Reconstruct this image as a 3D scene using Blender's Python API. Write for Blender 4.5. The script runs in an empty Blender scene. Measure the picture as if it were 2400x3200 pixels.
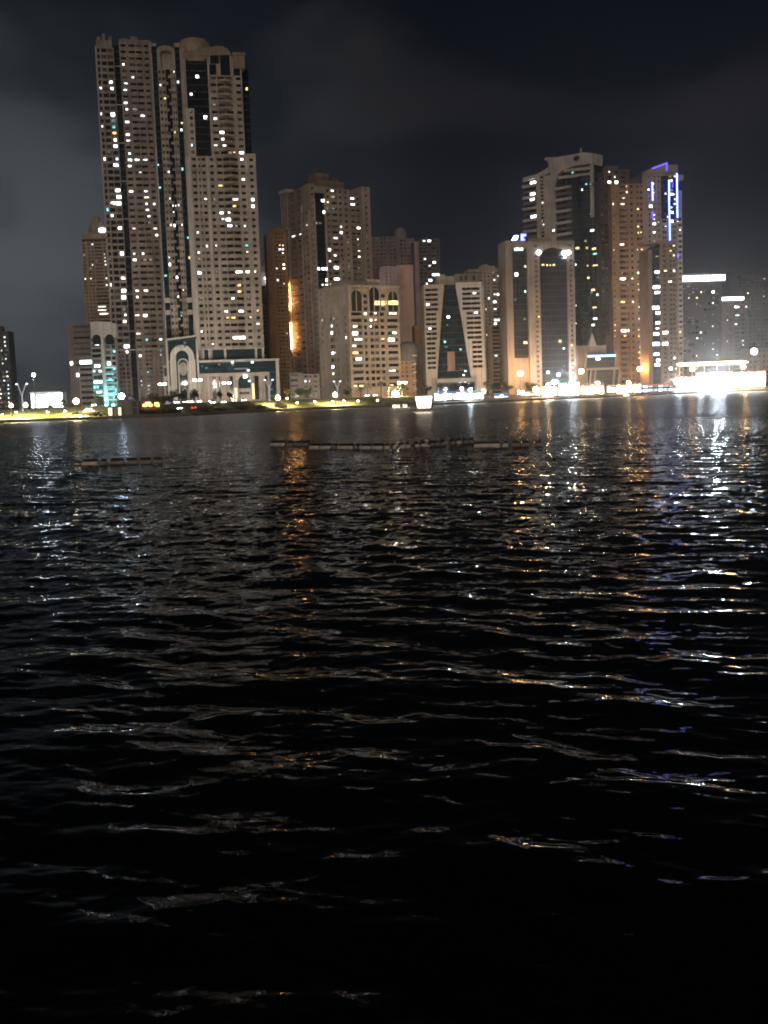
import bpy, math, random
import numpy as np
from mathutils import Vector, Matrix, noise as mnoise
random.seed(7)
rng = np.random.default_rng(11)
sc = bpy.context.scene
COL = sc.collection
R = math.radians

# ------------------------------------------------------------------ camera
CAMH, FPX = 5.0, 3600.0
PITCH, ROLL = math.atan(364 / 3600), R(2.0)
fw = Vector((0, math.cos(PITCH), -math.sin(PITCH)))
r0, u0 = Vector((1, 0, 0)), Vector((0, math.sin(PITCH), math.cos(PITCH)))
RT = r0 * math.cos(ROLL) - u0 * math.sin(ROLL)
UP = r0 * math.sin(ROLL) + u0 * math.cos(ROLL)
EYE = Vector((0, 0, CAMH))
cd = bpy.data.cameras.new("camera"); cam = bpy.data.objects.new("camera", cd); COL.objects.link(cam)
M3 = Matrix((RT, UP, -fw)).transposed()
cam.matrix_world = Matrix.Translation(EYE) @ M3.to_4x4()
cd.sensor_fit = 'AUTO'; cd.sensor_width = 36.0; cd.lens = 36.0 * FPX / 3200.0
cd.clip_start = 0.1; cd.clip_end = 20000
sc.camera = cam

def ray(sx, sy):
    return fw + RT * ((sx - 1200) / FPX) + UP * ((1600 - sy) / FPX)
def at(sx, sy, Y):
    d = ray(sx, sy); return EYE + d * (Y / d.y)
def on_z(sx, sy, z):
    d = ray(sx, sy); return EYE + d * ((z - CAMH) / d.z)
def proj(p):
    q = Vector(p) - EYE; k = q.dot(fw)
    return 1200 + FPX * q.dot(RT) / k, 1600 - FPX * q.dot(UP) / k
def col_at(sx, Y, z):
    """world point at depth Y and height z that lies under image column sx"""
    sy = 1240 - 0.035 * (sx - 1200)
    for _ in range(4):
        p = at(sx, sy, Y); sy += (p.z - z) * FPX / Y
    return at(sx, sy, Y)

# ------------------------------------------------------------------ materials
MATS = {}
def new_mat(name):
    m = bpy.data.materials.new(name); m.use_nodes = True
    nt = m.node_tree; return m, nt, nt.nodes["Principled BSDF"]
def wall(name, c, rough=.85, var=.25, streak=.25, scale=.12):
    """painted render / stone cladding: blotches, rain streaks and faint panel noise"""
    if name in MATS: return MATS[name]
    m, nt, b = new_mat(name); N, L = nt.nodes, nt.links
    tc = N.new("ShaderNodeTexCoord")
    n1 = N.new("ShaderNodeTexNoise"); n1.inputs["Scale"].default_value = scale; n1.inputs["Detail"].default_value = 5
    mp = N.new("ShaderNodeMapping"); mp.inputs["Scale"].default_value = (1.3, 1.3, .06)
    n2 = N.new("ShaderNodeTexNoise"); n2.inputs["Scale"].default_value = .8; n2.inputs["Detail"].default_value = 4
    L.new(tc.outputs["Object"], n1.inputs["Vector"]); L.new(tc.outputs["Object"], mp.inputs["Vector"]); L.new(mp.outputs[0], n2.inputs["Vector"])
    a = N.new("ShaderNodeMapRange"); a.inputs[1].default_value = .3; a.inputs[2].default_value = .7; a.inputs[3].default_value = 1 - var; a.inputs[4].default_value = 1 + var * .5
    s = N.new("ShaderNodeMapRange"); s.inputs[1].default_value = .35; s.inputs[2].default_value = .6; s.inputs[3].default_value = 1 - streak; s.inputs[4].default_value = 1.05
    L.new(n1.outputs[0], a.inputs[0]); L.new(n2.outputs[0], s.inputs[0])
    mu = N.new("ShaderNodeMath"); mu.operation = 'MULTIPLY'; L.new(a.outputs[0], mu.inputs[0]); L.new(s.outputs[0], mu.inputs[1])
    mx = N.new("ShaderNodeVectorMath"); mx.operation = 'SCALE'; mx.inputs[0].default_value = c; L.new(mu.outputs[0], mx.inputs["Scale"])
    L.new(mx.outputs[0], b.inputs["Base Color"]); b.inputs["Roughness"].default_value = rough
    MATS[name] = m; return m
def plain(name, c, rough=.5, metal=0., bump=0):
    if name in MATS: return MATS[name]
    m, nt, b = new_mat(name); N, L = nt.nodes, nt.links
    tc = N.new("ShaderNodeTexCoord"); n1 = N.new("ShaderNodeTexNoise"); n1.inputs["Scale"].default_value = 1.5; n1.inputs["Detail"].default_value = 4
    L.new(tc.outputs["Object"], n1.inputs["Vector"])
    a = N.new("ShaderNodeMapRange"); a.inputs[1].default_value = .3; a.inputs[2].default_value = .7; a.inputs[3].default_value = .75; a.inputs[4].default_value = 1.15
    L.new(n1.outputs[0], a.inputs[0])
    mx = N.new("ShaderNodeVectorMath"); mx.operation = 'SCALE'; mx.inputs[0].default_value = c; L.new(a.outputs[0], mx.inputs["Scale"])
    L.new(mx.outputs[0], b.inputs["Base Color"]); b.inputs["Roughness"].default_value = rough; b.inputs["Metallic"].default_value = metal
    MATS[name] = m; return m
def glass(name, c, rough=.08, lines=0., mull=None):
    """curtain wall: dark mirror panes with floor and mullion lines"""
    if name in MATS: return MATS[name]
    m, nt, b = new_mat(name); N, L = nt.nodes, nt.links
    b.inputs["Roughness"].default_value = rough; b.inputs["IOR"].default_value = 1.6
    tc = N.new("ShaderNodeTexCoord")
    n1 = N.new("ShaderNodeTexNoise"); n1.inputs["Scale"].default_value = .25; n1.inputs["Detail"].default_value = 3
    L.new(tc.outputs["Object"], n1.inputs["Vector"])
    a = N.new("ShaderNodeMapRange"); a.inputs[1].default_value = .3; a.inputs[2].default_value = .7; a.inputs[3].default_value = .6; a.inputs[4].default_value = 1.4
    L.new(n1.outputs[0], a.inputs[0])
    mx = N.new("ShaderNodeVectorMath"); mx.operation = 'SCALE'; mx.inputs[0].default_value = c; L.new(a.outputs[0], mx.inputs["Scale"])
    out = mx.outputs[0]
    if lines:
        sep = N.new("ShaderNodeSeparateXYZ"); L.new(tc.outputs["Object"], sep.inputs[0])
        prev = None
        for ax, per, wd in (("Z", lines, .16), ("X", lines * .55, .09)):
            md = N.new("ShaderNodeMath"); md.operation = 'PINGPONG'; md.inputs[1].default_value = per / 2; L.new(sep.outputs[ax], md.inputs[0])
            lt = N.new("ShaderNodeMath"); lt.operation = 'LESS_THAN'; lt.inputs[1].default_value = wd * per / 4; L.new(md.outputs[0], lt.inputs[0])
            if prev:
                mxm = N.new("ShaderNodeMath"); mxm.operation = 'MAXIMUM'; L.new(prev, mxm.inputs[0]); L.new(lt.outputs[0], mxm.inputs[1]); prev = mxm.outputs[0]
            else: prev = lt.outputs[0]
        mix = N.new("ShaderNodeMix"); mix.data_type = 'RGBA'; L.new(prev, mix.inputs[0]); L.new(out, mix.inputs[6])
        mix.inputs[7].default_value = (*(mull or (.10, .11, .12)), 1); out = mix.outputs[2]
        rr = N.new("ShaderNodeMapRange"); rr.inputs[3].default_value = rough; rr.inputs[4].default_value = .5; L.new(prev, rr.inputs[0]); L.new(rr.outputs[0], b.inputs["Roughness"])
    L.new(out, b.inputs["Base Color"])
    MATS[name] = m; return m
def emit(name, c, s):
    if name in MATS: return MATS[name]
    m = bpy.data.materials.new(name); m.use_nodes = True; nt = m.node_tree
    nt.nodes.clear(); o = nt.nodes.new("ShaderNodeOutputMaterial"); e = nt.nodes.new("ShaderNodeEmission")
    e.inputs[0].default_value = (*c, 1); e.inputs[1].default_value = s; nt.links.new(e.outputs[0], o.inputs[0])
    MATS[name] = m; return m
def lit_room(name, c, s):
    """a lit room behind glass: curtains, furniture and ceiling light make it uneven"""
    if name in MATS: return MATS[name]
    m = bpy.data.materials.new(name); m.use_nodes = True; nt = m.node_tree; N, L = nt.nodes, nt.links
    N.clear(); o = N.new("ShaderNodeOutputMaterial"); e = N.new("ShaderNodeEmission"); e.inputs[0].default_value = (*c, 1)
    tc = N.new("ShaderNodeTexCoord"); n = N.new("ShaderNodeTexNoise"); n.inputs["Scale"].default_value = .9; n.inputs["Detail"].default_value = 2
    L.new(tc.outputs["Object"], n.inputs["Vector"])
    a = N.new("ShaderNodeMapRange"); a.inputs[1].default_value = .3; a.inputs[2].default_value = .68; a.inputs[3].default_value = .25 * s; a.inputs[4].default_value = 1.6 * s
    L.new(n.outputs[0], a.inputs[0]); L.new(a.outputs[0], e.inputs[1]); L.new(e.outputs[0], o.inputs[0])
    MATS[name] = m; return m

WIN = {
 'dark':  glass("window_dark", (.012, .013, .016), .15),
 'dark2': glass("window_dusk", (.03, .028, .027), .3),
 'dark3': plain("window_curtained", (.085, .075, .066), .6),
 'cool':  lit_room("room_cool", (.80, .93, 1.0), 3.6),
 'white': lit_room("room_white", (1.0, .93, .80), 3.2),
 'big':   lit_room("room_bright", (.93, .97, 1.0), 9),
 'warm':  lit_room("room_warm", (1.0, .58, .22), 3),
 'gold':  lit_room("room_gold", (1.0, .75, .32), 2.3),
 'dim':   lit_room("room_dim", (.95, .78, .55), .38),
 'dimc':  lit_room("room_dim_cool", (.45, .75, .85), .3),
 'teal':  lit_room("room_teal", (.30, .9, .92), 1.8),
 'blue':  lit_room("room_blue", (.35, .5, 1.0), 2.0),
}

ACM = plain('ac_white', (.42, .40, .37), .6)
# ------------------------------------------------------------------ mesh builder
class MB:
    def __init__(s): s.v, s.f = [], []
    def add(s, pts, faces, T=None):
        k = len(s.v); s.v += [T(*p) for p in pts] if T else [tuple(p) for p in pts]
        s.f += [tuple(i + k for i in f) for f in faces]
    def box(s, x0, x1, y0, y1, z0, z1, T=None):
        if x1 <= x0 or z1 <= z0 or y1 <= y0: return s
        s.add([(x0,y0,z0),(x1,y0,z0),(x1,y1,z0),(x0,y1,z0),(x0,y0,z1),(x1,y0,z1),(x1,y1,z1),(x0,y1,z1)],
              [(0,3,2,1),(4,5,6,7),(0,1,5,4),(1,2,6,5),(2,3,7,6),(3,0,4,7)], T); return s
    def prism(s, poly, y0, y1, T=None):
        """poly in x,z extruded along y"""
        n = len(poly)
        s.add([(x, y0, z) for x, z in poly] + [(x, y1, z) for x, z in poly],
              [tuple(range(n)), tuple(range(2*n-1, n-1, -1))] + [(i, n+i, n+(i+1) % n, (i+1) % n) for i in range(n)], T); return s
    def plan(s, poly, z0, z1, T=None):
        """poly in x,y extruded along z"""
        n = len(poly)
        s.add([(x, y, z0) for x, y in poly] + [(x, y, z1) for x, y in poly],
              [tuple(range(n-1, -1, -1)), tuple(range(n, 2*n))] + [(i, (i+1) % n, n+(i+1) % n, n+i) for i in range(n)], T); return s
    def ring(s, outer, inner, y0, y1, T=None):
        """strip between two open outlines of equal length in x,z, extruded along y"""
        n = len(outer)
        pts = [(x, y0, z) for x, z in outer] + [(x, y0, z) for x, z in inner] + [(x, y1, z) for x, z in outer] + [(x, y1, z) for x, z in inner]
        fs = []
        for i in range(n-1):
            a, b, c, d = i, i+1, n+i+1, n+i
            fs += [(a, b, c, d), (2*n+a, 2*n+d, 2*n+c, 2*n+b), (a, 2*n+a, 2*n+b, b), (d, c, 2*n+c, 2*n+d)]
        fs += [(0, n, 3*n, 2*n), (n-1, 3*n-1, 4*n-1, 2*n-1)]
        s.add(pts, fs, T); return s
    def lathe(s, prof, cx=0, cy=0, n=16, cz=0, T=None):
        """profile of (r,z) turned about a vertical axis"""
        pts, fs = [], []
        for r, z in prof:
            for k in range(n):
                a = 2*math.pi*k/n; pts.append((cx + r*math.cos(a), cy + r*math.sin(a), cz + z))
        for j in range(len(prof)-1):
            for k in range(n):
                fs.append((j*n+k, j*n+(k+1) % n, (j+1)*n+(k+1) % n, (j+1)*n+k))
        fs.append(tuple(range(n-1, -1, -1))); fs.append(tuple(range((len(prof)-1)*n, len(prof)*n)))
        s.add(pts, fs, T); return s
    def tube(s, path, rad, n=8):
        path = [Vector(p) for p in path]; rad = rad if isinstance(rad, (list, tuple)) else [rad]*len(path)
        pts, fs = [], []
        for i, p in enumerate(path):
            t = (path[min(i+1, len(path)-1)] - path[max(i-1, 0)]).normalized()
            a = t.cross(Vector((0, 1, 0)) if abs(t.y) < .9 else Vector((1, 0, 0))).normalized(); b = t.cross(a)
            for k in range(n):
                th = 2*math.pi*k/n; pts.append(tuple(p + (a*math.cos(th) + b*math.sin(th))*rad[i]))
        for j in range(len(path)-1):
            for k in range(n): fs.append((j*n+k, j*n+(k+1) % n, (j+1)*n+(k+1) % n, (j+1)*n+k))
        fs.append(tuple(range(n-1, -1, -1))); fs.append(tuple(range((len(path)-1)*n, len(path)*n)))
        s.add(pts, fs); return s
    def ball(s, c, r, n=12, sz=1.0):
        prof = [(max(.001, r*math.sin(math.pi*i/(n//2+1))), -r*sz*math.cos(math.pi*i/(n//2+1))) for i in range(n//2+2)]
        return s.lathe(prof, c[0], c[1], n, c[2])
    def build(s, name, mat, parent=None, smooth=False):
        me = bpy.data.meshes.new(name); me.from_pydata(s.v, [], s.f); me.materials.append(mat)
        if smooth: me.polygons.foreach_set("use_smooth", [True]*len(me.polygons))
        o = bpy.data.objects.new(name, me); COL.objects.link(o)
        if parent: o.parent = parent
        return o
def tag(o, label=None, cat=None, group=None, kind=None):
    if label: o["label"] = label
    if cat: o["category"] = cat
    if group: o["group"] = group
    if kind: o["kind"] = kind
    return o
def empty(name, loc, rz=0, label=None, cat=None, group=None):
    o = bpy.data.objects.new(name, None); COL.objects.link(o); o.empty_display_size = .5
    o.location = loc; o.rotation_euler = (0, 0, rz); return tag(o, label, cat, group)
def copy_tree(o, parent=None):
    c = o.copy(); COL.objects.link(c)
    if parent: c.parent = parent
    for ch in list(o.children): copy_tree(ch, c)
    return c

# ------------------------------------------------------------------ building frame
LITK = .6
ZF = {1: (0, 600, .36167), 2: (250, 80, .36167), 3: (450, 600, .31646), 4: (800, 520, .36167), 5: (1250, 780, .36167), 6: (1550, 430, .42194), 7: (1850, 800, .33153),
      8: (500, 1020, .24111), 9: (1600, 440, .21097), 10: (1950, 480, .1809), 11: (860, 520, .19289), 12: (440, 100, .217), 13: (860, 1120, .3255), 14: (1900, 1050, .30139), 15: (1450, 1050, .30139)}
def px(z, x, y): a, b, k = ZF[z]; return a + x*k, b + y*k
LEFT = lambda x, y, z: (y, -x, z)          # face along local y, seen on the left of a corner-on block
class Bld:
    def __init__(s, name, label, sx, sy, Y, yaw=0., zg=4.5, cat="building", group=None):
        p = at(sx, sy, Y); s.zg = zg; s.yaw = R(yaw)
        s.o = Vector((p.x, p.y, zg)); s.ax = Vector((math.cos(s.yaw), math.sin(s.yaw), 0)); s.ay = Vector((-math.sin(s.yaw), math.cos(s.yaw), 0))
        s.e = empty(name, s.o, s.yaw, label, cat, group); s.walls = {}; s.wins = []; s.corner = False
    def _hit(s, sx, sy, nrm, off):
        d = ray(sx, sy); t = ((s.o + nrm*off) - EYE).dot(nrm) / d.dot(nrm); return EYE + d*t
    def X(s, sx, sy, y=0): return (s._hit(sx, sy, s.ay, y) - s.o).dot(s.ax)
    def Z(s, sx, sy, y=0): return s._hit(sx, sy, s.ay, y).z - s.zg
    def XL(s, sx, sy, x=0): return -(s._hit(sx, sy, s.ax, x) - s.o).dot(s.ay)     # on the left face: u <= 0
    def ZL(s, sx, sy, x=0): return s._hit(sx, sy, s.ax, x).z - s.zg
    def q(s, z, x, y, off=0):
        a = px(z, x, y); return s.X(*a, off), s.Z(*a, off)
    def ql(s, z, x, y, off=0):
        a = px(z, x, y); return s.XL(*a, off), s.ZL(*a, off)
    def cols(s, row, prs, left=False):
        f = s.XL if left else s.X
        return [(f(a, row), f(b, row)) for a, b in prs]
    def W(s, name, mat):
        if name not in s.walls: s.walls[name] = (MB(), mat)
        return s.walls[name][0]
    def grid(s, w, x0, x1, z0, z1, cols, nf, lo=.3, hi=.82, y=0, dep=.45, back=14, lit=.04, T=None, mix=('white', 'cool', 'dim', 'dim', 'dimc', 'gold', 'dim'), core=True, dark=('dark', 'dark', 'dark2', 'dark2', 'dark3'), slab=False, ac=True):
        fh = (z1 - z0) / nf; cols = sorted(cols)
        for k in range(nf+1):
            a = z0 if k == 0 else z0 + (k-1+hi)*fh; b = z1 if k == nf else z0 + (k+lo)*fh
            w.box(x0, x1, y, y+dep, a, b, T)
            if slab and k < nf: w.box(x0+.02, x1-.02, y-.35, y-.004, z0+(k+lo)*fh-1.0, z0+(k+lo)*fh+.05, T)
        xs = x0
        for a, b in cols + [(x1, x1)]:
            if a - xs > .02: w.box(xs, a, y-.04, y+dep+.02, z0-.004, z1+.004, T)
            xs = b
        c0, c1 = x0+.04, x1-.04
        if s.corner:
            if T is LEFT: c1 = min(c1, -1.2)
            else: c0 = max(c0, 1.2)
        if core: w.box(c0, c1, y+dep+.08, back, z0+.006, z1-.006, T)
        for k in range(nf):
            for a, b in cols:
                if ac and random.random() < .16: xx = random.uniform(a, max(a, b-.9)); s.W("air_conditioner", ACM).box(xx, xx+.85, y-.42, y-.06, z0+(k+lo)*fh-.72, z0+(k+lo)*fh-.08, T)
                c = random.choice(mix) if random.random() < lit*LITK else random.choice(dark)
                if c not in ('dark', 'dark2', 'dark3') and random.random() < .5: e_ = (b-a)*random.uniform(.1, .45); s.win(a-.02, b+.02-e_, z0+(k+lo)*fh-.02, z0+(k+hi)*fh+.02, y+dep-.08, c, T); s.win(b-e_, b+.02, z0+(k+lo)*fh-.02, z0+(k+hi)*fh+.02, y+dep-.08, 'dark2', T); continue
                s.win(a-.02, b+.02, z0+(k+lo)*fh-.02, z0+(k+hi)*fh+.02, y+dep-.08, c, T)
    def win(s, a, b, z0, z1, y, c, T=None, big=False):
        p = ((a+b)/2, y, (z0+z1)/2)
        if T: p = T(*p)
        wp = s.o + s.ax*p[0] + s.ay*p[1] + Vector((0, 0, p[2]))
        s.wins.append([a, b, z0, z1, y, c, T, proj(wp), big]); return s.wins[-1]
    def light(s, z, pts, c='white', tol=16):
        for q in pts:
            x, y = px(z, q[0], q[1]) if z else q[:2]; cc = q[2] if len(q) > 2 else c
            best = min(s.wins, key=lambda w: (w[7][0]-x)**2 + (w[7][1]-y)**2 + (1e4 if w[5] not in ('dark', 'dark2', 'dark3', 'dim', 'dimc') else 0), default=None)
            if best and math.hypot(best[7][0]-x, best[7][1]-y) < tol: best[5] = cc; best[8] = True
    def finish(s, keep=100):
        for n, (mb, mat) in s.walls.items():
            if mb.v:
                o = mb.build(n, mat, s.e)
                if n == "air_conditioner": o["kind"] = "stuff"
        dk = ('dark', 'dark2', 'dark3')
        for w in list(s.wins):                       # a lit room rarely fills its opening: curtain or dark pane beside it
            if w[5] in dk: continue
            a, b, z0, z1, y, c, T = w[:7]; wd, hg = b-a, z1-z0
            f, g = (random.uniform(.55, .95), random.uniform(.6, .95)) if c == 'big' else (random.uniform(.35, .75), random.uniform(.45, .8))
            o = a + (wd-wd*f)*random.random(); s.wins.append([a, b, z0, z1, y+.12, 'dark2', T, w[7], False]); w[0], w[1], w[2] = o, o+wd*f, z1-hg*g
        order = sorted(s.wins, key=lambda w: (w[5] in dk, -(w[1]-w[0])*(w[3]-w[2])))
        rest = {}
        for i, w in enumerate(order):
            a, b, z0, z1, y, c, T = w[:7]
            if i < keep:
                MB().box(a, b, y, y+.1, z0, z1, T).build("window", WIN[c], s.e)
            else:
                rest.setdefault('all', MB()); mb = rest['all']; k0 = len(mb.f); mb.box(a, b, y, y+.1, z0, z1, T)
                mb.mi = getattr(mb, 'mi', []) + [c]*(len(mb.f)-k0)
        for mb in rest.values():
            cl = sorted(set(mb.mi)); o = mb.build("window", WIN[cl[0]], s.e); o["kind"] = "stuff"
            for c in cl[1:]: o.data.materials.append(WIN[c])
            o.data.polygons.foreach_set("material_index", [cl.index(c) for c in mb.mi])
        return s
def arch(cx, hw, z0, zs, n=12, flat=1.0):
    """outline of an arched opening from lower left over the top to lower right"""
    return [(cx-hw, z0)] + [(cx - hw*math.cos(math.pi*i/n), zs + flat*hw*math.sin(math.pi*i/n)) for i in range(n+1)] + [(cx+hw, z0)]
# ================================================================== buildings
PINKG = wall("render_pink_grey", (.345, .285, .245), var=.35, streak=.4); GREY = wall("render_warm_grey", (.42, .36, .31), var=.35, streak=.35); PALE = wall("trim_pale", (.52, .47, .43), var=.15)
BROWN = wall("render_brown", (.33, .265, .22)); BEIGE = wall("render_beige", (.50, .385, .27)); GREYB = wall("render_grey", (.36, .33, .30))
ORANGE = wall("render_orange", (.42, .245, .125)); PINK = wall("render_pink", (.56, .40, .345), streak=.12); TAN = wall("render_tan", (.345, .285, .235))
AMBER = wall("render_amber", (.40, .235, .12)); PURPLE = wall("render_mauve", (.27, .215, .22)); DIM = wall("render_dim", (.17, .15, .14)); PLUM = wall("render_plum", (.17, .12, .115))
WHITE = wall("render_white", (.56, .52, .48), var=.15); CREAM = wall("render_cream", (.45, .385, .30)); FAR = wall("render_far", (.14, .14, .145))
GDARK = glass("glass_black", (.006, .009, .012), .05, 3.4, (.02, .024, .028)); GTEAL = glass("glass_teal", (.010, .018, .023), .06, 3.2, (.03, .042, .047))
GGREY = glass("glass_grey", (.03, .036, .042), .12, 3.3, (.075, .08, .085)); GPOD = glass("glass_podium", (.012, .03, .036), .05, 2.4, (.02, .04, .045))
DOMEM = wall("dome_orange", (.36, .27, .18), .6)

# ---- left tower of the pair
def left_tower():
    b = Bld("apartment_tower", "tallest slender grey apartment tower with a dark glass strip, left of its twin", 420, 700, 600, 13)
    X, Z = b.X, b.Z
    zt, zb = Z(430, 134), Z(470, 1092); nf = round((zt-zb)/3.14)
    w = b.W("wall", PINKG); tr = b.W("trim", PALE)
    b.grid(w, X(403, 700), X(497, 700), zb, zt, b.cols(700, [(407, 423), (432, 451), (454, 472), (479, 492)]), nf, .34, .74, lit=.05, back=26, dark=('dark', 'dark', 'dark2'))
    b.grid(w, X(331, 700), X(385.5, 700), zb, zt-3, b.cols(700, [(334, 342), (347, 363), (366, 383)]), nf-1, .22, .84, y=-1.1, back=26, lit=.12, mix=('cool', 'white', 'dimc', 'dimc'), dark=('dark', 'dark', 'dark2'))
    g = MB().box(X(385.5, 700)+.05, X(403, 700)-.05, .5, 24, zb, zt-1.0); g.build("glass_strip", GDARK, b.e)
    for k in range(3, nf, 6): tr.box(X(385.5, 700)+.06, X(403, 700)-.06, .2, .6, zb+k*3.14, zb+k*3.14+.35)
    tr.box(X(497, 700), X(501, 700), -.5, 20, 0, zt+.8)                      # pale corner fin
    tr.box(X(328.6, 700), X(331, 700)-.003, -.9, 18, 0, zt-2)
    # crown
    w.box(X(403, 700)+.1, X(497, 700)-.1, .3, 1.0, zt+.02, zt+1.6); w.box(X(334, 700), X(380, 700), -.6, 10, zt-2.99, zt+.6)
    for a, c, h in ((336, 346, 2.6), (352, 362, 4.2), (372, 381, 3.0), (410, 430, 2.2), (470, 484, 1.6)): w.box(X(a, 700), X(c, 700), .9, 9, zt+.01, zt+h)
    w.box(X(440, 700), X(462, 700), 5, 14, zt, zt+4.5)
    # base
    b.grid(w, X(403, 700), X(497, 700), 0, zb-.05, b.cols(700, [(412, 419), (432, 441), (444, 452), (478, 482)]), 13, .3, .8, lit=0, back=26)
    b.grid(w, X(331, 700), X(385.5, 700), 0, zb-.05, b.cols(700, [(336, 341), (348, 354), (358, 364), (370, 378)]), 13, .25, .85, y=-1.1, back=26, lit=.05)
    MB().box(X(385.5, 700)+.05, X(403, 700)-.05, .5, 24, 0, zb-.1).build("glass_strip", GDARK, b.e)
    tr.box(X(331, 700)-.3, X(497, 700)+.3, -1.45, -1.12, zb-.4, zb+.3)
    b.light(2, [(195,545),(255,470),(262,525),(355,315),(437,432),(375,480),(378,535),(390,700),(412,700),(455,708,'dim'),(510,768),(180,790),(270,800,'big'),(278,858,'teal'),(215,880),(280,912,'warm'),(390,860),(290,1018,'big'),(400,970),(430,972,'dim'),(407,1025),(410,1085),(425,1125),(205,1165),(312,1170,'cool'),(372,1175),(305,1235,'big'),(420,1238),(480,1190),(542,1192),(625,1200,'dim'),(485,1298),(385,1290),(385,1390,'cool'),(320,1438,'big'),(390,1445),(432,1450),(600,1408),(560,1460,'dim'),(325,1545,'big'),(395,1550,'big'),(612,1568),(570,1622),(225,1590,'teal')], 'cool')
    b.light(1, [(1010,10,'big'),(1085,10),(1250,20),(1020,110,'big'),(1085,115,'big'),(915,150,'teal'),(1305,130),(1262,185),(1270,240,'dim'),(1350,295),(1320,345),(1030,330,'big'),(1100,325),(1150,335),(1110,435),(1050,548,'big'),(1118,540),(1168,550,'big'),(1225,552,'dim'),(1130,603),(1303,610,'dim'),(1055,750),(1060,862,'big'),(1070,905,'big'),(1145,862),(1145,905),(1240,858),(1095,1030,'dim'),(1090,1072),(1155,1070),(1270,1072,'big'),(1080,1125),(1170,1230),(1100,1335,'big'),(1010,1415,'big'),(1090,1395,'big'),(1155,1400,'big'),(1230,1398,'big'),(1360,1402),(1415,1400,'blue'),(1295,1285,'teal'),(1385,1280),(1175,1705,'big'),(1225,1500,'dimc'),(1225,1560,'dimc'),(1235,1640,'blue'),(1235,1690,'blue'),(1270,1700,'blue'),(1260,1550,'teal')], 'white')
    b.finish()
left_tower()

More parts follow.
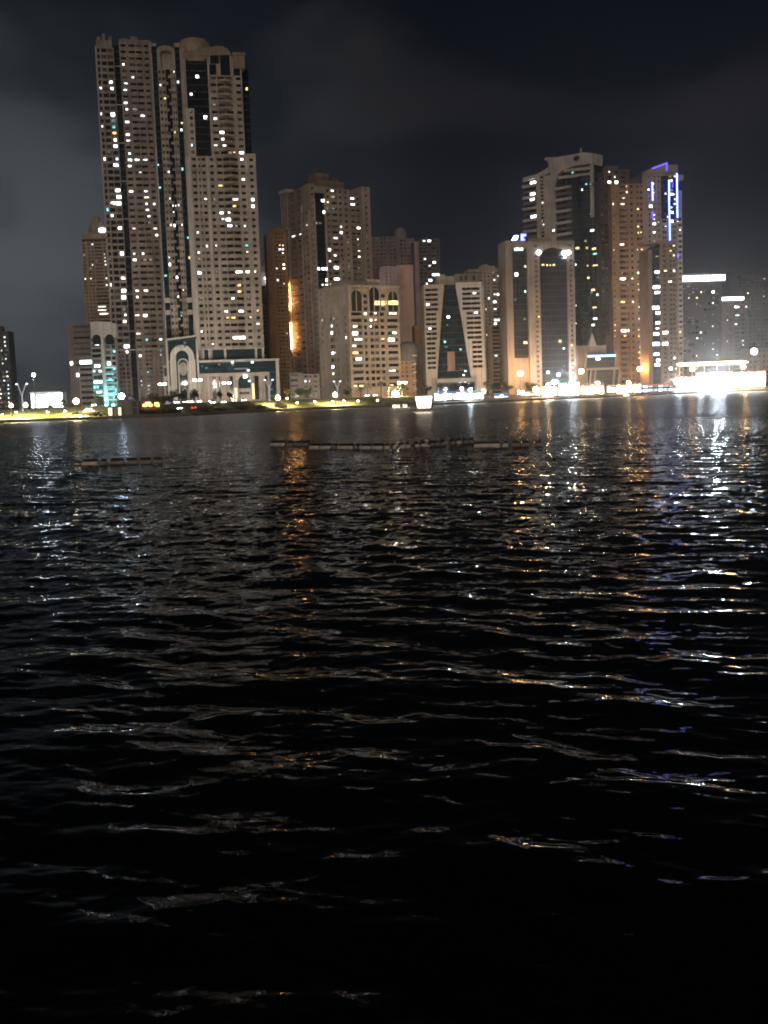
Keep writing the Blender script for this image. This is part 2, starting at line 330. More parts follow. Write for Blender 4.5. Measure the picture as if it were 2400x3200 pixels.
# ---- twin tower with the arched podium
def arched_tower():
    b = Bld("apartment_tower", "grey twin tower with black glass upper panel, orange domed crown and arched porch", 700, 700, 590, 13)
    X, Z, q = b.X, b.Z, b.q
    w = b.W("wall", GREY); tr = b.W("trim", PALE); br = b.W("crown", wall("crown_brown", (.30, .235, .17)))
    # link wing with two glass strips and a jagged dark slot
    o = 3.0; xa = lambda s_: X(s_, 700, o)
    zt, zb = Z(520, 142, o), Z(560, 1052, o); nf = round((zt-zb)/3.2)
    for a, c in ((502.5, 518), (573, 588.5)):
        MB().box(xa(a), xa(c), o+.4, 20, 0, zt-.5).build("glass_strip", GTEAL, b.e)
        for yy in (938, 976): tr.box(xa(a)+.02, xa(c)-.02, o+.1, o+.5, Z(560, yy, o)-1.2, Z(560, yy, o)+1.2)
    za = Z(520, 215, o)
    b.grid(w, xa(518), xa(541), 0, za, [(xa(521), xa(527)), (xa(532), xa(539))], round(za/3.2), .3, .75, y=o, lit=.05, back=18)
    b.grid(w, xa(557), xa(573), 0, za, [(xa(559.5), xa(564)), (xa(567), xa(571))], round(za/3.2), .3, .75, y=o, lit=.05, back=18)
    slot = MB().box(xa(541)+.01, xa(557)-.01, o+1.2, 16, 0, za-.01)
    for k in range(int(za/3.2)):                                              # balcony ends that notch the slot
        c0 = 541 if k % 2 else 549; w.box(xa(c0)+.02, xa(c0+8)-.02, o+.25, o+1.25, k*3.2+.2, k*3.2+1.4)
        b.win(xa(543), xa(548), k*3.2+1.5, k*3.2+2.9, o+1.15, 'dark'); b.win(xa(550), xa(555), k*3.2+1.5, k*3.2+2.9, o+1.15, 'dark')
    slot.build("slot", GDARK, b.e)
    xc = (xa(518)+xa(573))/2; hw = (xa(573)-xa(518))/2                         # arched head of the wing
    out = arch(xc, hw, za, zt-hw*.55, 12, .55); inn = arch(xc, hw*.62, za, zt-hw*.8, 12, .5)
    w.ring(out, inn, o-.1, 16); w.box(xc-hw*.61, xc+hw*.61, o+2, 15.9, za+.01, zt-hw*.5)
    tr.box(xa(499.5), xa(502.4), o-.5, 18, 0, zt-4); tr.box(xa(588.6), xa(591), o-.5, 18, 0, zt-2); w.box(xa(503), xa(517.9), o+.7, 18, zt-.49, zt+1.2); w.box(xa(573.1), xa(588), o+.7, 18, zt-.49, zt+1.6)
    # main shaft, lower part
    z0, z1 = Z(700, 1088), Z(700, 489); n2 = round((z1-z0)/3.3)
    x0, x1 = X(592, 700), X(808, 700)
    cs = b.cols(700, [(610, 622), (629.5, 634), (640, 651), (665, 676), (687, 703), (706, 727), (730, 752), (760, 773), (788, 799)])
    b.grid(w, x0, x1, z0, z1, cs, n2, .34, .76, back=28, lit=.05, dark=('dark', 'dark', 'dark2'))
    fh = (z1-z0)/n2
    BALC = wall("balcony_tan", (.36, .295, .235))
    for k in range(n2):                                                       # bowed balcony fronts
        xb0, xb1 = X(705, 700), X(753, 700); n = 8
        pl = [(xb0+(xb1-xb0)*i/n, -1.5*math.sin(math.pi*i/n)-.05) for i in range(n+1)]
        MB().plan(pl, z0+k*fh-.15, z0+k*fh+.95).build('balcony', BALC, b.e)
    tr.box(X(592, 700)-.25, X(606, 700), -.3, -.05, z0, z1); tr.box(X(655, 700), X(660, 700), -.35, -.05, z0, z1)
    # notch storeys either side of the black glass
    zu = Z(690, 205)
    xg0, xg1, xw1 = X(584, 350), X(658, 350), X(761, 350)
    MB().box(xg0+.5, xg1-.05, .6, 22, z1+.02, Z(620, 183)).build("glass_panel", GDARK, b.e)
    b.grid(w, xg1, xw1, z1+.01, Z(700, 235), b.cols(350, [(663, 680), (684, 705), (708, 730), (742, 756)]), round((Z(700, 235)-z1)/3.3), .34, .76, back=24, lit=.03)
    for k in range(round((Z(700, 235)-z1)/3.3)):
        xb0, xb1 = X(682, 350), X(732, 350); n = 8; fz = z1+k*3.3
        MB().plan([(xb0+(xb1-xb0)*i/n, -1.4*math.sin(math.pi*i/n)-.05) for i in range(n+1)], fz-.1, fz+.95).build('balcony', BALC, b.e)
    zc, ztop = Z(700, 235)+.01, Z(690, 172)
    w.box(xg1, xw1, .3, 24, zc, ztop)                                          # tall dark openings under the crown
    for a, c, y0, y1 in ((995, 1085, 470, 690), (1150, 1278, 340, 628), (1340, 1428, 540, 730), (1000, 1120, 345, 450)):
        p0, p1 = q(12, a, y1), q(12, c, y0)
        MB().box(p0[0], p1[0], -.02, .28, max(p0[1], zc), p1[1]).build("tall_window", WIN['dark'], b.e)
        tr.box(p0[0]-.5, p0[0]-.02, -.2, .25, max(p0[1], zc), p1[1]+.5); tr.box(p1[0]+.02, p1[0]+.5, -.2, .25, max(p0[1], zc), p1[1]+.5)
    tr.box(xg1-.5, xg1-.05, -.3, .5, z1, ztop)
    MB().box(xw1+.05, X(786, 350), 6, 24, z1+.02, Z(770, 205)).build("glass_panel", GDARK, b.e)
    # pale stack left of the black glass
    zs = Z(600, 340)
    b.grid(tr, X(583, 400), X(609, 400), z1+.01, zs, b.cols(400, [(594, 604)]), round((zs-z1)/3.3), .3, .8, y=-1.0, back=8, lit=.1)
    w.box(X(575, 350)-.3, xg0+.48, .1, 22, z1+.02, Z(600, 150))
    for s_ in (x0+.6, X(775, 700)): tr.box(s_, s_+1.2, -.15, -.045, z1-8, z1)
    w.box(x0, X(583, 400)-.02, .1, 10, z1+.02, z1+1.4); w.box(xw1+.1, x1, .1, 10, z1+.021, z1+1.6)
    # crown: brown band, curved gable, dome and corner turret
    zc2 = Z(620, 183); out = []
    for (a, y) in ((618, 355), (618, 300), (760, 265), (860, 250), (960, 232), (1080, 205), (1180, 210), (1260, 260), (1300, 330)): out.append(q(12, a, y))
    br.prism(out, -.8, 18)
    c = q(12, 785, 200); prof = [(9.2, -3), (9.2, 3.5), (8.4, 6.5), (6.4, 8.6), (3.2, 9.8), (.1, 10.2)]
    MB().lathe(prof, c[0], 8.5, 20, c[1]-4).build("dome", DOMEM, b.e, True)
    p0, p1 = q(12, 1322, 525), q(12, 1498, 315); br.box(p0[0], p1[0], -2.2, 8, p0[1]+6, p1[1]); br.box(p0[0]+.6, p1[0]-.5, -1.7, 7.5, p0[1], p0[1]+5.99)
    br.box(xg0-.5, xg1-.1, -.5, .55, zc2+.01, zc2+1.8)
    # glazed neck between shaft and podium
    zn = Z(700, 1122)
    w.box(x0, x1, 1.2, 28, 0, z0-.02)
    for a, c in ((560, 625), (690, 825), (860, 1235), (1265, 1320)):
        p0, p1 = q(8, a, 425), q(8, c, 288); MB().box(p0[0], p1[0], .9, 1.25, p0[1], p1[1]).build("glass_panel", GPOD, b.e)
    for a in (560, 640, 845, 1245, 1335): xx = q(8, a, 350)[0]; tr.box(xx-.4, xx+.6, .4, 1.15, zn-1, z0-.03)
    tr.box(x0-.2, x1+.2, -.25, 1.18, z0-.6, z0-.021)
    # arched porch
    P = lambda x, y: q(8, x, y, -7.0)
    L_, Rr, zpt = P(100, 500)[0], P(492, 500)[0], P(300, 130)[1]
    pod = b.W("podium", WHITE)
    pod.box(L_, Rr, -6, 4, 0, P(300, 400)[1])
    MB().prism([(L_, P(100, 405)[1]-2), (Rr, P(490, 385)[1]-2), (Rr, P(480, 118)[1]), (L_, P(100, 172)[1])], -6.3, 2).build("glass_panel", GPOD, b.e)
    pod.prism([(L_-.4, P(95, 185)[1]), (Rr+.4, P(490, 130)[1]), (Rr+.4, P(490, 110)[1]), (L_-.4, P(95, 160)[1])], -6.8, -6.31)
    for xx in (L_, Rr): pod.box(xx-.5, xx+.5, -6.9, -6.32, 0, P(300, 150)[1]-.6)
    cx = P(292, 500)[0]; ro = P(388, 500)[0]-cx; k = ro/96
    zs = P(292, 400)[1]
    pod.ring(arch(cx, ro+2.2, 0, zs, 16, 1.05), arch(cx, ro-.5, 0, zs, 16, 1.05), -7.4, -5.9)
    MB().prism(arch(cx, ro-.5, 0, zs, 16, 1.05), -6.9, -6.02).build("glass_arch", GPOD, b.e)
    pod.ring(arch(cx+.3, k*70, 0, zs-3.2, 16, 1.0), arch(cx+.3, k*54, 0, zs-3.2, 16, 1.0), -7.2, -6.91)
    MB().lathe([(2.0, 0), (2.0, .3)], 0, 0, 18, 0, lambda x, y, z: (cx+x+.2, -6.95-z, P(300, 550)[1]+y*1.7)).build("emblem", GREYB, b.e)
    pod.ring(arch(cx+.6, k*38, 0, P(310, 850)[1], 12, 1.5), arch(cx+.6, k*30, 0, P(310, 850)[1], 12, 1.5), -7.5, -7.21)
    for a, y0, y1 in ((128, 470, 770), (176, 465, 780), (425, 440, 690), (468, 440, 690), (430, 720, 760), (90, 700, 880)):
        p0, p1 = P(a-9, y1), P(a+9, y0); MB().box(p0[0], p1[0], -6.25, -5.98, p0[1], p1[1]).build("slit_window", WIN['dark'], b.e)
    for a in (152, 447): xx = P(a, 600)[0]; pod.box(xx-.7, xx+.7, -6.6, -6.01, 0, P(300, 430)[1])
    pod.box(P(48, 600)[0], L_-.52, -5, 3, 0, P(60, 510)[1]); MB().box(P(55, 600)[0], L_-.6, -5.2, -4.99, P(60, 645)[1], P(60, 530)[1]).build("glass_panel", GPOD, b.e)
    for a in (165, 455):
        xx = P(a, 600)[0]; MB().prism(arch(xx, 2.6, 0, P(165, 900)[1], 10), -6.2, -5.97).build("doorway", WIN['dark2'], b.e)
    # colonnaded hall
    H = lambda x, y: q(8, x, y, -6.0)
    hx0, hx1, hz = H(495, 600)[0]+.2, H(1545, 600)[0], H(1000, 430)[1]
    pod.box(hx0, hx1, -4.6, 3, 0, hz-1.2)
    MB().box(hx0, H(1500, 600)[0], -5.6, -4.61, H(1000, 598)[1], H(1000, 462)[1]).build("glass_panel", GPOD, b.e)
    MB().box(H(1425, 600)[0], H(1500, 600)[0], -5.4, -4.61, 0, H(1000, 600)[1]-.02).build("glass_panel", GPOD, b.e)
    pod.box(hx0, hx1+.3, -6.2, -4.58, H(1000, 455)[1], hz); pod.box(H(1505, 600)[0], hx1, -6.1, -4.59, 0, H(1000, 455)[1]-.02)
    hall = b.W("colonnade", wall("stone_pinkish", (.46, .38, .33)))
    hall.box(hx0, H(1420, 600)[0], -6.0, -5.0, H(1000, 640)[1], H(1000, 600)[1]-.03)
    for a in (520, 560, 600, 660, 740, 800, 840, 880, 985, 1205, 1300, 1325, 1345, 1410): xx = H(a, 700)[0]; hall.box(xx-.55, xx+.55, -5.9, -4.62, 0, H(1000, 640)[1]-.01)
    for a, c in ((680, 730), (765, 790), (830, 855), (905, 950), (1230, 1280), (1355, 1395)):
        MB().box(H(a, 700)[0], H(c, 700)[0], -4.95, -4.61, H(a, 950)[1], H(a, 645)[1]).build("tall_window", WIN['dark'], b.e)
    ca = H(1092, 700)[0]; ra = H(1170, 700)[0]-ca
    MB().prism(arch(ca, ra, H(1090, 800)[1], H(1090, 715)[1], 14), -5.7, -4.62).build("glass_arch", GPOD, b.e)
    hall.ring(arch(ca, ra+1.6, 0, H(1090, 715)[1], 14), arch(ca, ra+.05, 0, H(1090, 715)[1], 14), -6.05, -4.63)
    MB().box(ca-ra*.8, ca+ra*.8, -4.9, -4.61, H(1090, 880)[1], H(1090, 850)[1]).build("shop_window", WIN['dark'], b.e)
    MB().box(*sorted((H(965, 550)[0], H(1135, 550)[0])), -5.75, -5.62, H(1000, 560)[1], H(1000, 540)[1]).build("sign_panel", emit("sign_grey", (.8, .85, .85), .25), b.e)
    for a, y0, y1 in ((988, 800, 940), (1212, 740, 940)):
        xx = H(a, 900)[0]; MB().box(xx-.5, xx+.5, -6.35, -6.12, H(a, y1)[1], H(a, y0)[1]).build("wall_light", emit("uplight_gold", (1, .72, .35), 2.2), b.e)
    for x_, y_, c in ((1102, 650, 'big'), (1155, 708, 'cool'), (712, 770, 'cool'), (935, 465, 'cool'), (1193, 465, 'cool'), (940, 500, 'dim'), (765, 495, 'dim'), (1142, 570, 'cool'), (1440, 820, 'dimc'), (1450, 900, 'dimc'), (545, 520, 'dimc'), (598, 540, 'dimc'), (240, 258, 'dimc'), (320, 215, 'dimc'), (320, 262, 'dimc')):
        p = H(x_, y_); s_ = .9 if c == 'big' else .6; MB().box(p[0]-s_, p[0]+s_, -7.6, -7.45, p[1]-s_*.8, p[1]+s_*.8).build("wall_light", WIN[c], b.e)
    b.light(2, [(655,550,'cool'),(680,540),(728,615,'warm'),(775,908,'dimc'),(820,925,'warm'),(775,1263),(838,1568),(815,1585),(1165,692,'dim'),(1165,812),(1220,938,'big'),(1250,938),(1225,998),(1175,1058),(1205,1052),(985,1055,'cool'),(1325,1100,'warm'),(1390,1130,'big'),(1395,1188,'big'),(1400,1305,'cool'),(1205,1408,'gold'),(1095,1518),(1150,1520,'dim'),(1330,1535,'warm'),(1492,1540,'big'),(1218,1638,'cool'),(1275,1640)])
    b.light(1, [(1530,130),(1510,150),(1510,268,'big'),(1565,295),(1465,570),(1470,625,'big'),(1540,715,'big'),(1535,895),(1570,1050,'teal')])
    b.light(3, [(620,92),(682,95,'dim'),(885,110),(1075,115,'big'),(760,228,'cool'),(835,290,'big'),(845,300,'big'),(825,240),(995,320),(530,375),(545,573),(650,560),(708,553),(1010,578),(1010,512,'teal'),(565,773,'big'),(965,825,'big'),(985,825,'big'),(1035,778,'warm'),(1110,770),(930,905,'gold'),(945,962,'warm'),(870,1027,'cool'),(1045,1030,'dim'),(960,1155,'big'),(825,1165),(880,1223,'gold'),(1048,1225,'gold'),(825,1223,'gold'),(1130,1277),(910,1410,'big'),(930,1410,'big'),(590,1360),(690,1490)])
    for z_, x_, y_, c in ((2,1015,445,'big'),(2,958,600,'cool'),(2,1085,795,'big'),(2,1100,805,'dimc'),(2,852,492,'cool'),(2,880,850,'gold'),(2,880,908,'cool'),(2,680,1210,'teal'),(2,885,1243,'teal'),(2,685,1408,'teal'),(2,1440,550,'warm'),(2,892,410,'cool'),(1,1632,402,'teal'),(1,1640,573,'gold'),(1,1430,730,'teal')):
        off = 5.5 if (z_, x_) == (2, 1440) else (3.2 if x_ < 900 or z_ == 1 else .4)
        p = b.q(z_, x_, y_, off); b.win(p[0]-.8, p[0]+.8, p[1]-.9, p[1]+.9, off, c)
    b.finish()
arched_tower()

# ---- blocks left of the towers
def left_blocks():
    b = Bld("apartment_tower", "orange-beige tower with a round dome, half hidden behind the tallest tower", 300, 900, 690, 4)
    X, Z = b.X, b.Z; w = b.W("wall", wall("render_ochre", (.50, .375, .27)))
    z1, z0 = Z(300, 748), Z(300, 898)
    b.grid(w, X(258, 820), X(352, 820), z0, z1, b.cols(820, [(261, 268), (276, 284), (287, 294), (298, 322), (326, 332), (336, 346)]), 14, .3, .75, lit=.05)
    b.grid(w, X(266, 950), X(356, 950), Z(300, 1010), z0-.3, b.cols(950, [(274, 279), (284, 289), (294, 299), (305, 345)]), 10, .3, .7, y=-2, lit=.04, slab=True)
    w.box(X(266, 950), X(356, 950), -2, 14, 0, Z(300, 1010)-.02)
    w.box(X(255, 750), X(352, 750), -1.5, 14, z1+.02, Z(300, 732)); c = X(299, 740); r = (X(352, 740)-X(255, 740))*.24
    MB().lathe([(r*1.1, 0), (r*1.1, 5), (r*1.0, 6.5), (r*.75, 9.5), (r*.4, 11.3), (.05, 12)], c, 6, 16, Z(300, 732)-.5).build("dome", DOMEM, b.e, True)
    w.box(X(270, 740), X(352, 740), 2, 12, Z(300, 732)+.02, Z(300, 724))
    b.light(1, [(800,460),(895,540),(905,580),(908,610),(908,640),(810,640),(740,740),(790,740),(915,740),(915,797),(905,980),(908,1010),(905,1040)]); p = b.q(1, 885, 322, -1.6)
    MB().box(p[0]-2.6, p[0]+2.6, 1.4, 1.95, p[1]-1.0, p[1]+1.0).build("roof_light", WIN['big'], b.e); b.finish(60)
    b = Bld("office_block", "low brown office block with long dark window bands left of the turquoise building", 250, 1100, 640, 6)
    X, Z = b.X, b.Z; w = b.W("wall", wall("render_cocoa", (.28, .225, .205)))
    x0, x1 = X(213, 1100), X(300, 1100); zt = Z(250, 1012)
    b.grid(w, x0, x1, Z(250, 1150), zt, b.cols(1100, [(232, 283)]), 8, .3, .68, lit=0)
    w.box(x0, x1, .2, 14, 0, Z(250, 1150)-.02)
    lo = b.W("white_bands", WHITE); b.grid(lo, X(252, 1200), X(304, 1200), 0, Z(250, 1148), b.cols(1200, [(256, 301)]), 7, .35, .8, y=-4, lit=0, core=True, back=-.2)
    for z_, a, y, s_ in ((1, 745, 1470, 3.3), (1, 677, 1580, .9), (1, 617, 1480, .6)): p = b.q(z_, a, y, -.2); MB().box(p[0]-s_, p[0]+s_, -.3, -.06, p[1]-.9, p[1]+.9).build("window", WIN['big'], b.e)
    b.finish(60)
    b = Bld("office_block", "mid-rise block washed in turquoise light with a curved white spine", 322, 1120, 560, 8)
    X, Z = b.X, b.Z; w = b.W("wall", WHITE); zt = Z(320, 1015)
    xs0, xs1 = X(318, 1100), X(326, 1100)
    b.grid(b.W("left_bay", GREYB), X(284, 1100), xs0-.02, 0, zt-6, [(X(286, 1100), X(316, 1100))], 13, .25, .88, lit=.12, mix=('cool', 'dimc', 'teal'), y=.5)
    b.grid(b.W("right_bay", GREYB), xs1+.02, X(362, 1100), 0, zt-4, [(X(329, 1100), X(345, 1100)), (X(349, 1100), X(360, 1100))], 13, .25, .88, lit=.2, mix=('cool', 'dimc', 'teal'), y=.5)
    w.prism([(xs0, 0), (xs1+.8, 0), (xs1, zt*.5), (xs1-.1, zt-1), (xs0-.1, zt-1), (xs0-.3, zt*.5)], -1.2, .48)
    out = [(X(283, 1030), zt-6), (X(284, 1022), zt-1)] + [(X(284+i*9.75, 1020), zt-1+2.6*math.sin(math.pi*(.35+i*.06))) for i in range(9)] + [(X(362, 1025), zt-6)]
    w.prism([(x, z-.02 if i in (0, len(out)-1) else z) for i, (x, z) in enumerate(out)], -1.25, 12)
    for sx_, hh in ((302, 4.2), (342, 3.6)): MB().prism(arch(X(sx_, 1040), 1.9, zt-9.5, zt-6.4, 8, .9), -1.4, -1.26).build("arch_window", WIN['dark'], b.e)
    # turquoise architectural floodlights at the foot of the spine
    for sx_ in (330, 352):
        MB().box(X(sx_, 1200)-.5, X(sx_, 1200)+.5, -3.4, -2.8, .2, .8).build("floodlight", emit("lamp_teal", (.1, .9, .85), 60), b.e); ld = bpy.data.lights.new("added_spot", "SPOT"); ld.energy = 9000; ld.color = (.22, .80, .85); ld.spot_size = R(110); ld.spot_blend = .8; lo = bpy.data.objects.new("added_spot", ld); COL.objects.link(lo); lo.parent = b.e; lo.location = (X(sx_, 1200), -4.5, 1.2); lo.rotation_euler = (R(155), 0, 0)
    for k in range(6): MB().box(X(329, 1200), X(358, 1200), -.2, -.05, 3+k*3.05, 3.35+k*3.05).build("light_strip", emit("strip_teal", (.30, .82, .85), 1.8), b.e)
    b.light(1, [(805,1250,'cool'),(850,1290,'cool'),(930,1285,'cool'),(860,1497,'big'),(940,1485,'big'),(845,1555,'cool'),(870,1640,'big'),(955,1640,'teal')]); b.finish(60)
    b = Bld("apartment_block", "distant dark block with scattered lit windows at the far left, nearest the frame edge", 12, 1150, 900, 0)
    X, Z = b.X, b.Z; w = b.W("wall", FAR); zt = Z(10, 1035)
    b.grid(w, X(-70, 1150), X(33, 1150), 0, zt, b.cols(1150, [(-60+i*13, -52+i*13) for i in range(7)]), 18, .3, .75, lit=1.1, mix=('dim', 'cool', 'white', 'dimc'))
    w.box(X(-60, 1150), X(10, 1150), 2, 10, zt+.02, zt+4); b.finish(60)
left_blocks()

def mid_blocks():
    # low plum block and orange slab behind the twin tower
    b = Bld("apartment_block", "dark plum block squeezed between the arched tower and the orange slab", 850, 1050, 680, 6)
    X, Z = b.X, b.Z; w = b.W("wall", PLUM)
    b.grid(w, X(812, 1050), X(888, 1050), 0, Z(850, 892), b.cols(1050, [(822, 832), (836, 846), (850, 860), (865, 876)]), 30, .35, .7, lit=.0)
    w2 = b.W("roof_block", GREYB); w2.box(X(812, 850), X(842, 850), 3, 12, Z(850, 892)+.01, Z(830, 815))
    for a, y in ((1210, 852), (1222, 890), (1290, 875)): p = b.q(3, a, y); MB().box(p[0]-1.3, p[0]+1.3, -.5, -.06, p[1]-.7, p[1]+.7).build("window", WIN['big'], b.e)
    b.finish(40)
    b = Bld("apartment_tower", "narrow orange slab with a rounded top left of the brown corner tower", 868, 900, 660, 10)
    X, Z = b.X, b.Z; w = b.W("wall", ORANGE)
    b.grid(w, X(852, 900), X(902, 900), 0, Z(860, 725), b.cols(900, [(866, 872), (876, 883), (887, 893)]), 44, .3, .7, lit=.02)
    xm = X(860, 720); w.prism([(X(837, 900), 0), (X(852, 900)-.06, 0), (X(852, 900)-.06, Z(860, 725)+.9), (X(837, 900), Z(838, 730))], -1.2, 14)
    out = [(X(838, 730)-.3, Z(838, 730)+.02), (X(846, 730), Z(846, 716)), (X(866, 730), Z(866, 712)), (X(884, 730), Z(884, 717)), (X(900, 730), Z(900, 731)), (X(900, 730), Z(860, 725)+.02)]
    w.prism(out, -.6, 12)
    b.light(3, [(1340,578,'big'),(1380,578,'big'),(1385,622),(1385,703,'big'),(1395,745,'big'),(1330,742),(1335,870,'big'),(1380,540,'warm'),(1400,1410,'gold')]); b.finish(60)

    # corner tower
    b = Bld("apartment_tower", "brown corner tower with pale window columns and a black glass strip, midway along the skyline", 992, 900, 640, 33)
    b.corner = True; X, Z, XL, ZL = b.X, b.Z, b.XL, b.ZL; br = b.W("wall", BROWN); pc = b.W("pale_column", wall("render_sand", (.40, .325, .265))); fr = b.W("frame", PALE)
    zt = Z(1030, 588); zc = zt - 1
    MB().box(.6, X(1021, 800), .6, 10, 0, zt-3).build("glass_strip", GDARK, b.e); fr.box(.1, .58, -.1, 8, 0, zt-6); fr.box(X(1021, 800)+.01, X(1023, 800), -.2, 6, 0, zt-6)
    xa, xb, xc_, xd = X(1023, 800), X(1098, 800), X(1135, 800), X(1161, 800)
    nf = round(zt/3.2)
    b.grid(br, xa+.01, xb, 0, zt, b.cols(800, [(1027, 1035), (1042, 1060), (1066, 1073), (1083, 1091)]), nf, .32, .76, lit=.04, back=26)
    zst = Z(1085, 733); b.grid(pc, X(1081, 850), xb+.3, 0, zst, b.cols(850, [(1085, 1092)]), round(zst/3.2), .34, .72, y=-.9, back=-.06, lit=.04)
    zst = Z(1070, 803); b.grid(pc, X(1062, 870), X(1080.5, 870), 0, zst, b.cols(870, [(1069, 1076)]), round(zst/3.2), .34, .72, y=-.8, back=-.06, lit=.04)
    b.grid(br, xb+.32, xc_-.02, 0, zt-3.2, b.cols(800, [(1104, 1117), (1120, 1131)]), nf-1, .4, .72, y=.6, lit=.03, back=26, slab=True)
    b.grid(pc, xc_, xd, 0, Z(1145, 585), b.cols(800, [(1145, 1151)]), nf, .34, .72, y=-.6, lit=.03, back=26)
    # left face
    ul, u1, u2, u3 = XL(886, 800), XL(907, 800), XL(952, 800), XL(974, 800)
    b.grid(pc, ul, u1, 0, ZL(895, 602), b.cols(800, [(890, 894), (898, 902)], True), nf-2, .15, .88, y=-.5, T=LEFT, lit=.02, back=20)
    b.grid(br, u1+.01, u2-.01, 0, ZL(930, 592), b.cols(800, [(912, 928), (932, 949)], True), nf-1, .42, .7, T=LEFT, lit=.01, slab=True, back=24)
    zz = ZL(955, 660); b.grid(pc, u2, u3, 0, zz, b.cols(850, [(954, 959), (965, 971)], True), round(zz/3.2), .34, .72, y=-.8, T=LEFT, lit=.01, back=20)
    br.box(u2+.02, u3-.02, 0, 20, zz, ZL(960, 575), LEFT)
    b.grid(br, u3+.01, -.02, 0, ZL(980, 578), b.cols(800, [(978, 987)], True), nf, .36, .74, T=LEFT, lit=.03, back=20)
    fr.box(u2-1.2, u2-.02, -.95, -.2, 0, zz+3, LEFT); fr.box(ul-.8, u1+.5, -1.2, -.52, ZL(895, 745)-1.5, ZL(895, 735), LEFT); fr.box(ul-.8, u1+.3, -1.2, -.52, ZL(895, 720), ZL(895, 714), LEFT); fr.box(ul-.8, u1+.4, -.95, 4, ZL(895, 602)+.01, ZL(895, 600)+1.4, LEFT)
    # roof plant
    ro = b.W("roof_plant", wall("crown_umber", (.20, .155, .12)))
    ro.box(X(1000, 600), X(1085, 600), 3, 18, zt+.01, zt+4.5); ro.box(X(1010, 600), X(1045, 600), 6, 16, zt+4.5, zt+9); ro.box(X(1060, 600), X(1078, 600), 6, 14, zt+4.5, zt+7)
    ro.box(3, 12, 6, 24, ZL(960, 575)-1, zt+3.5)
    ma = MB()
    for s_, hgt in ((1003, 10), (1014, 13), (1022, 8), (1036, 13), (1052, 10)): ma.box(X(s_, 600)-.2, X(s_, 600)+.2, 8, 8.4, zt+4, zt+hgt)
    ma.build("antenna", plain("mast_steel", (.2, .18, .17), .5, .6), b.e)
    b.light(11, [(925,388),(930,485,'dim'),(865,570,'gold'),(935,665,'dimc'),(1210,575,'big'),(1260,580,'big'),(1090,950,'white'),(1385,1035,'big'),(1020,1110,'big'),(1370,1145),(1500,1150,'dim'),(970,1215),(900,1395,'big'),(1370,1330,'dim'),(1365,1415),(980,1490),(1380,1505),(910,1575),(1210,1585,'dim'),(1035,1670,'big'),(1385,1685,'dim'),(1050,1850,'big'),(1030,1850,'big'),(930,1945,'gold'),(540,940),(600,920),(320,1090),(355,1080),(620,1015,'dim')])
    for x_, y_, c in ((780,560,'big'),(795,745,'big'),(725,930,'dim'),(655,925,'dim'),(710,1665,'big'),(770,1665,'big'),(835,1665,'big'),(845,1845,'big'),(760,1925,'cool'),(845,1935,'big')):
        p = b.q(11, x_, y_, .3); b.win(p[0]-1.2, p[0]+1.2, p[1]-.8, p[1]+.8, .4, c)
    # neon tubes on the left edge
    neon = emit("neon_amber", (1.0, .48, .155), 66)
    for (xa_, ya), (xb_, yb) in (((268, 1015), (283, 1240)), ((289, 1355), (300, 1578))):
        pa, pb = px(4, xa_, ya), px(4, xb_, yb); x_ = -1.6
        A = (x_, -XL(*pa, x_), ZL(*pa, x_)); B_ = (x_, -XL(*pb, x_), ZL(*pb, x_)); MB().tube([A, B_], .62, 8).build("neon_tube", neon, b.e)
    b.finish()
    # foot of the corner tower
    b = Bld("shop_building", "low grey building with white bands at the foot of the corner tower", 935, 1200, 600, 8)
    X, Z = b.X, b.Z; w = b.W("wall", GREYB); b.grid(w, X(905, 1200), X(945, 1200), 0, Z(930, 1165), [(X(909, 1200), X(932, 1200))], 5, .35, .8, lit=.0, slab=True)
    b.grid(w, X(945, 1200)+.05, X(1000, 1200), 0, Z(930, 1170), b.cols(1200, [(952, 962), (967, 977), (982, 992)]), 5, .3, .7, y=1, lit=.15); b.finish(40)

    # beige corner block with arches
    b = Bld("apartment_block", "beige corner block with three tall arches under its roof", 1092, 1050, 575, 30)
    b.corner = True; X, Z, XL, ZL = b.X, b.Z, b.XL, b.ZL; be = b.W("wall", BEIGE); gr = b.W("side_wall", wall("render_greybeige", (.40, .35, .295))); fr = b.W("frame", CREAM)
    zt, za = Z(1110, 897), Z(1110, 972); nf = 13; zb = Z(1120, 1215)
    cs = [(1100, 1132), (1138, 1149), (1157, 1169), (1172, 1184), (1190, 1202), (1212, 1244)]
    cc = b.cols(1050, cs)
    b.grid(be, .02, X(1250, 1050), zb, za, cc, 12, .28, .80, lit=.08, mix=('white', 'gold', 'dim'), slab=False, back=20)
    fh = (za-zb)/12
    for k in range(12):
        for i in (0, 5): a, c = cc[i]; fr.box(a-.05, c+.05, -.75, -.045, zb+k*fh+.1, zb+k*fh+1.05)
    be.box(.02, X(1250, 1050), .1, 20, za+.01, zt); be.box(.02, X(1250, 1050), .3, 20, 0, zb-.01)
    for a, c, top in ((1097, 1130, 907), (1153, 1185, 897), (1212, 1243, 910)):
        xa_, xb_ = X(a, 950), X(c, 950); cx, hw = (xa_+xb_)/2, (xb_-xa_)/2; zh = Z((a+c)/2, top)
        fr.ring(arch(cx, hw+.8, za+.02, zh-hw, 14), arch(cx, hw, za+.02, zh-hw, 14), -.5, .095)
        MB().prism(arch(cx, hw-.02, za+.03, zh-hw, 14), -.05, .09).build("arch_window", WIN['dark2'], b.e)
        fr.box(cx-.25, cx+.25, -.3, -.06, za+.04, zh-.3)
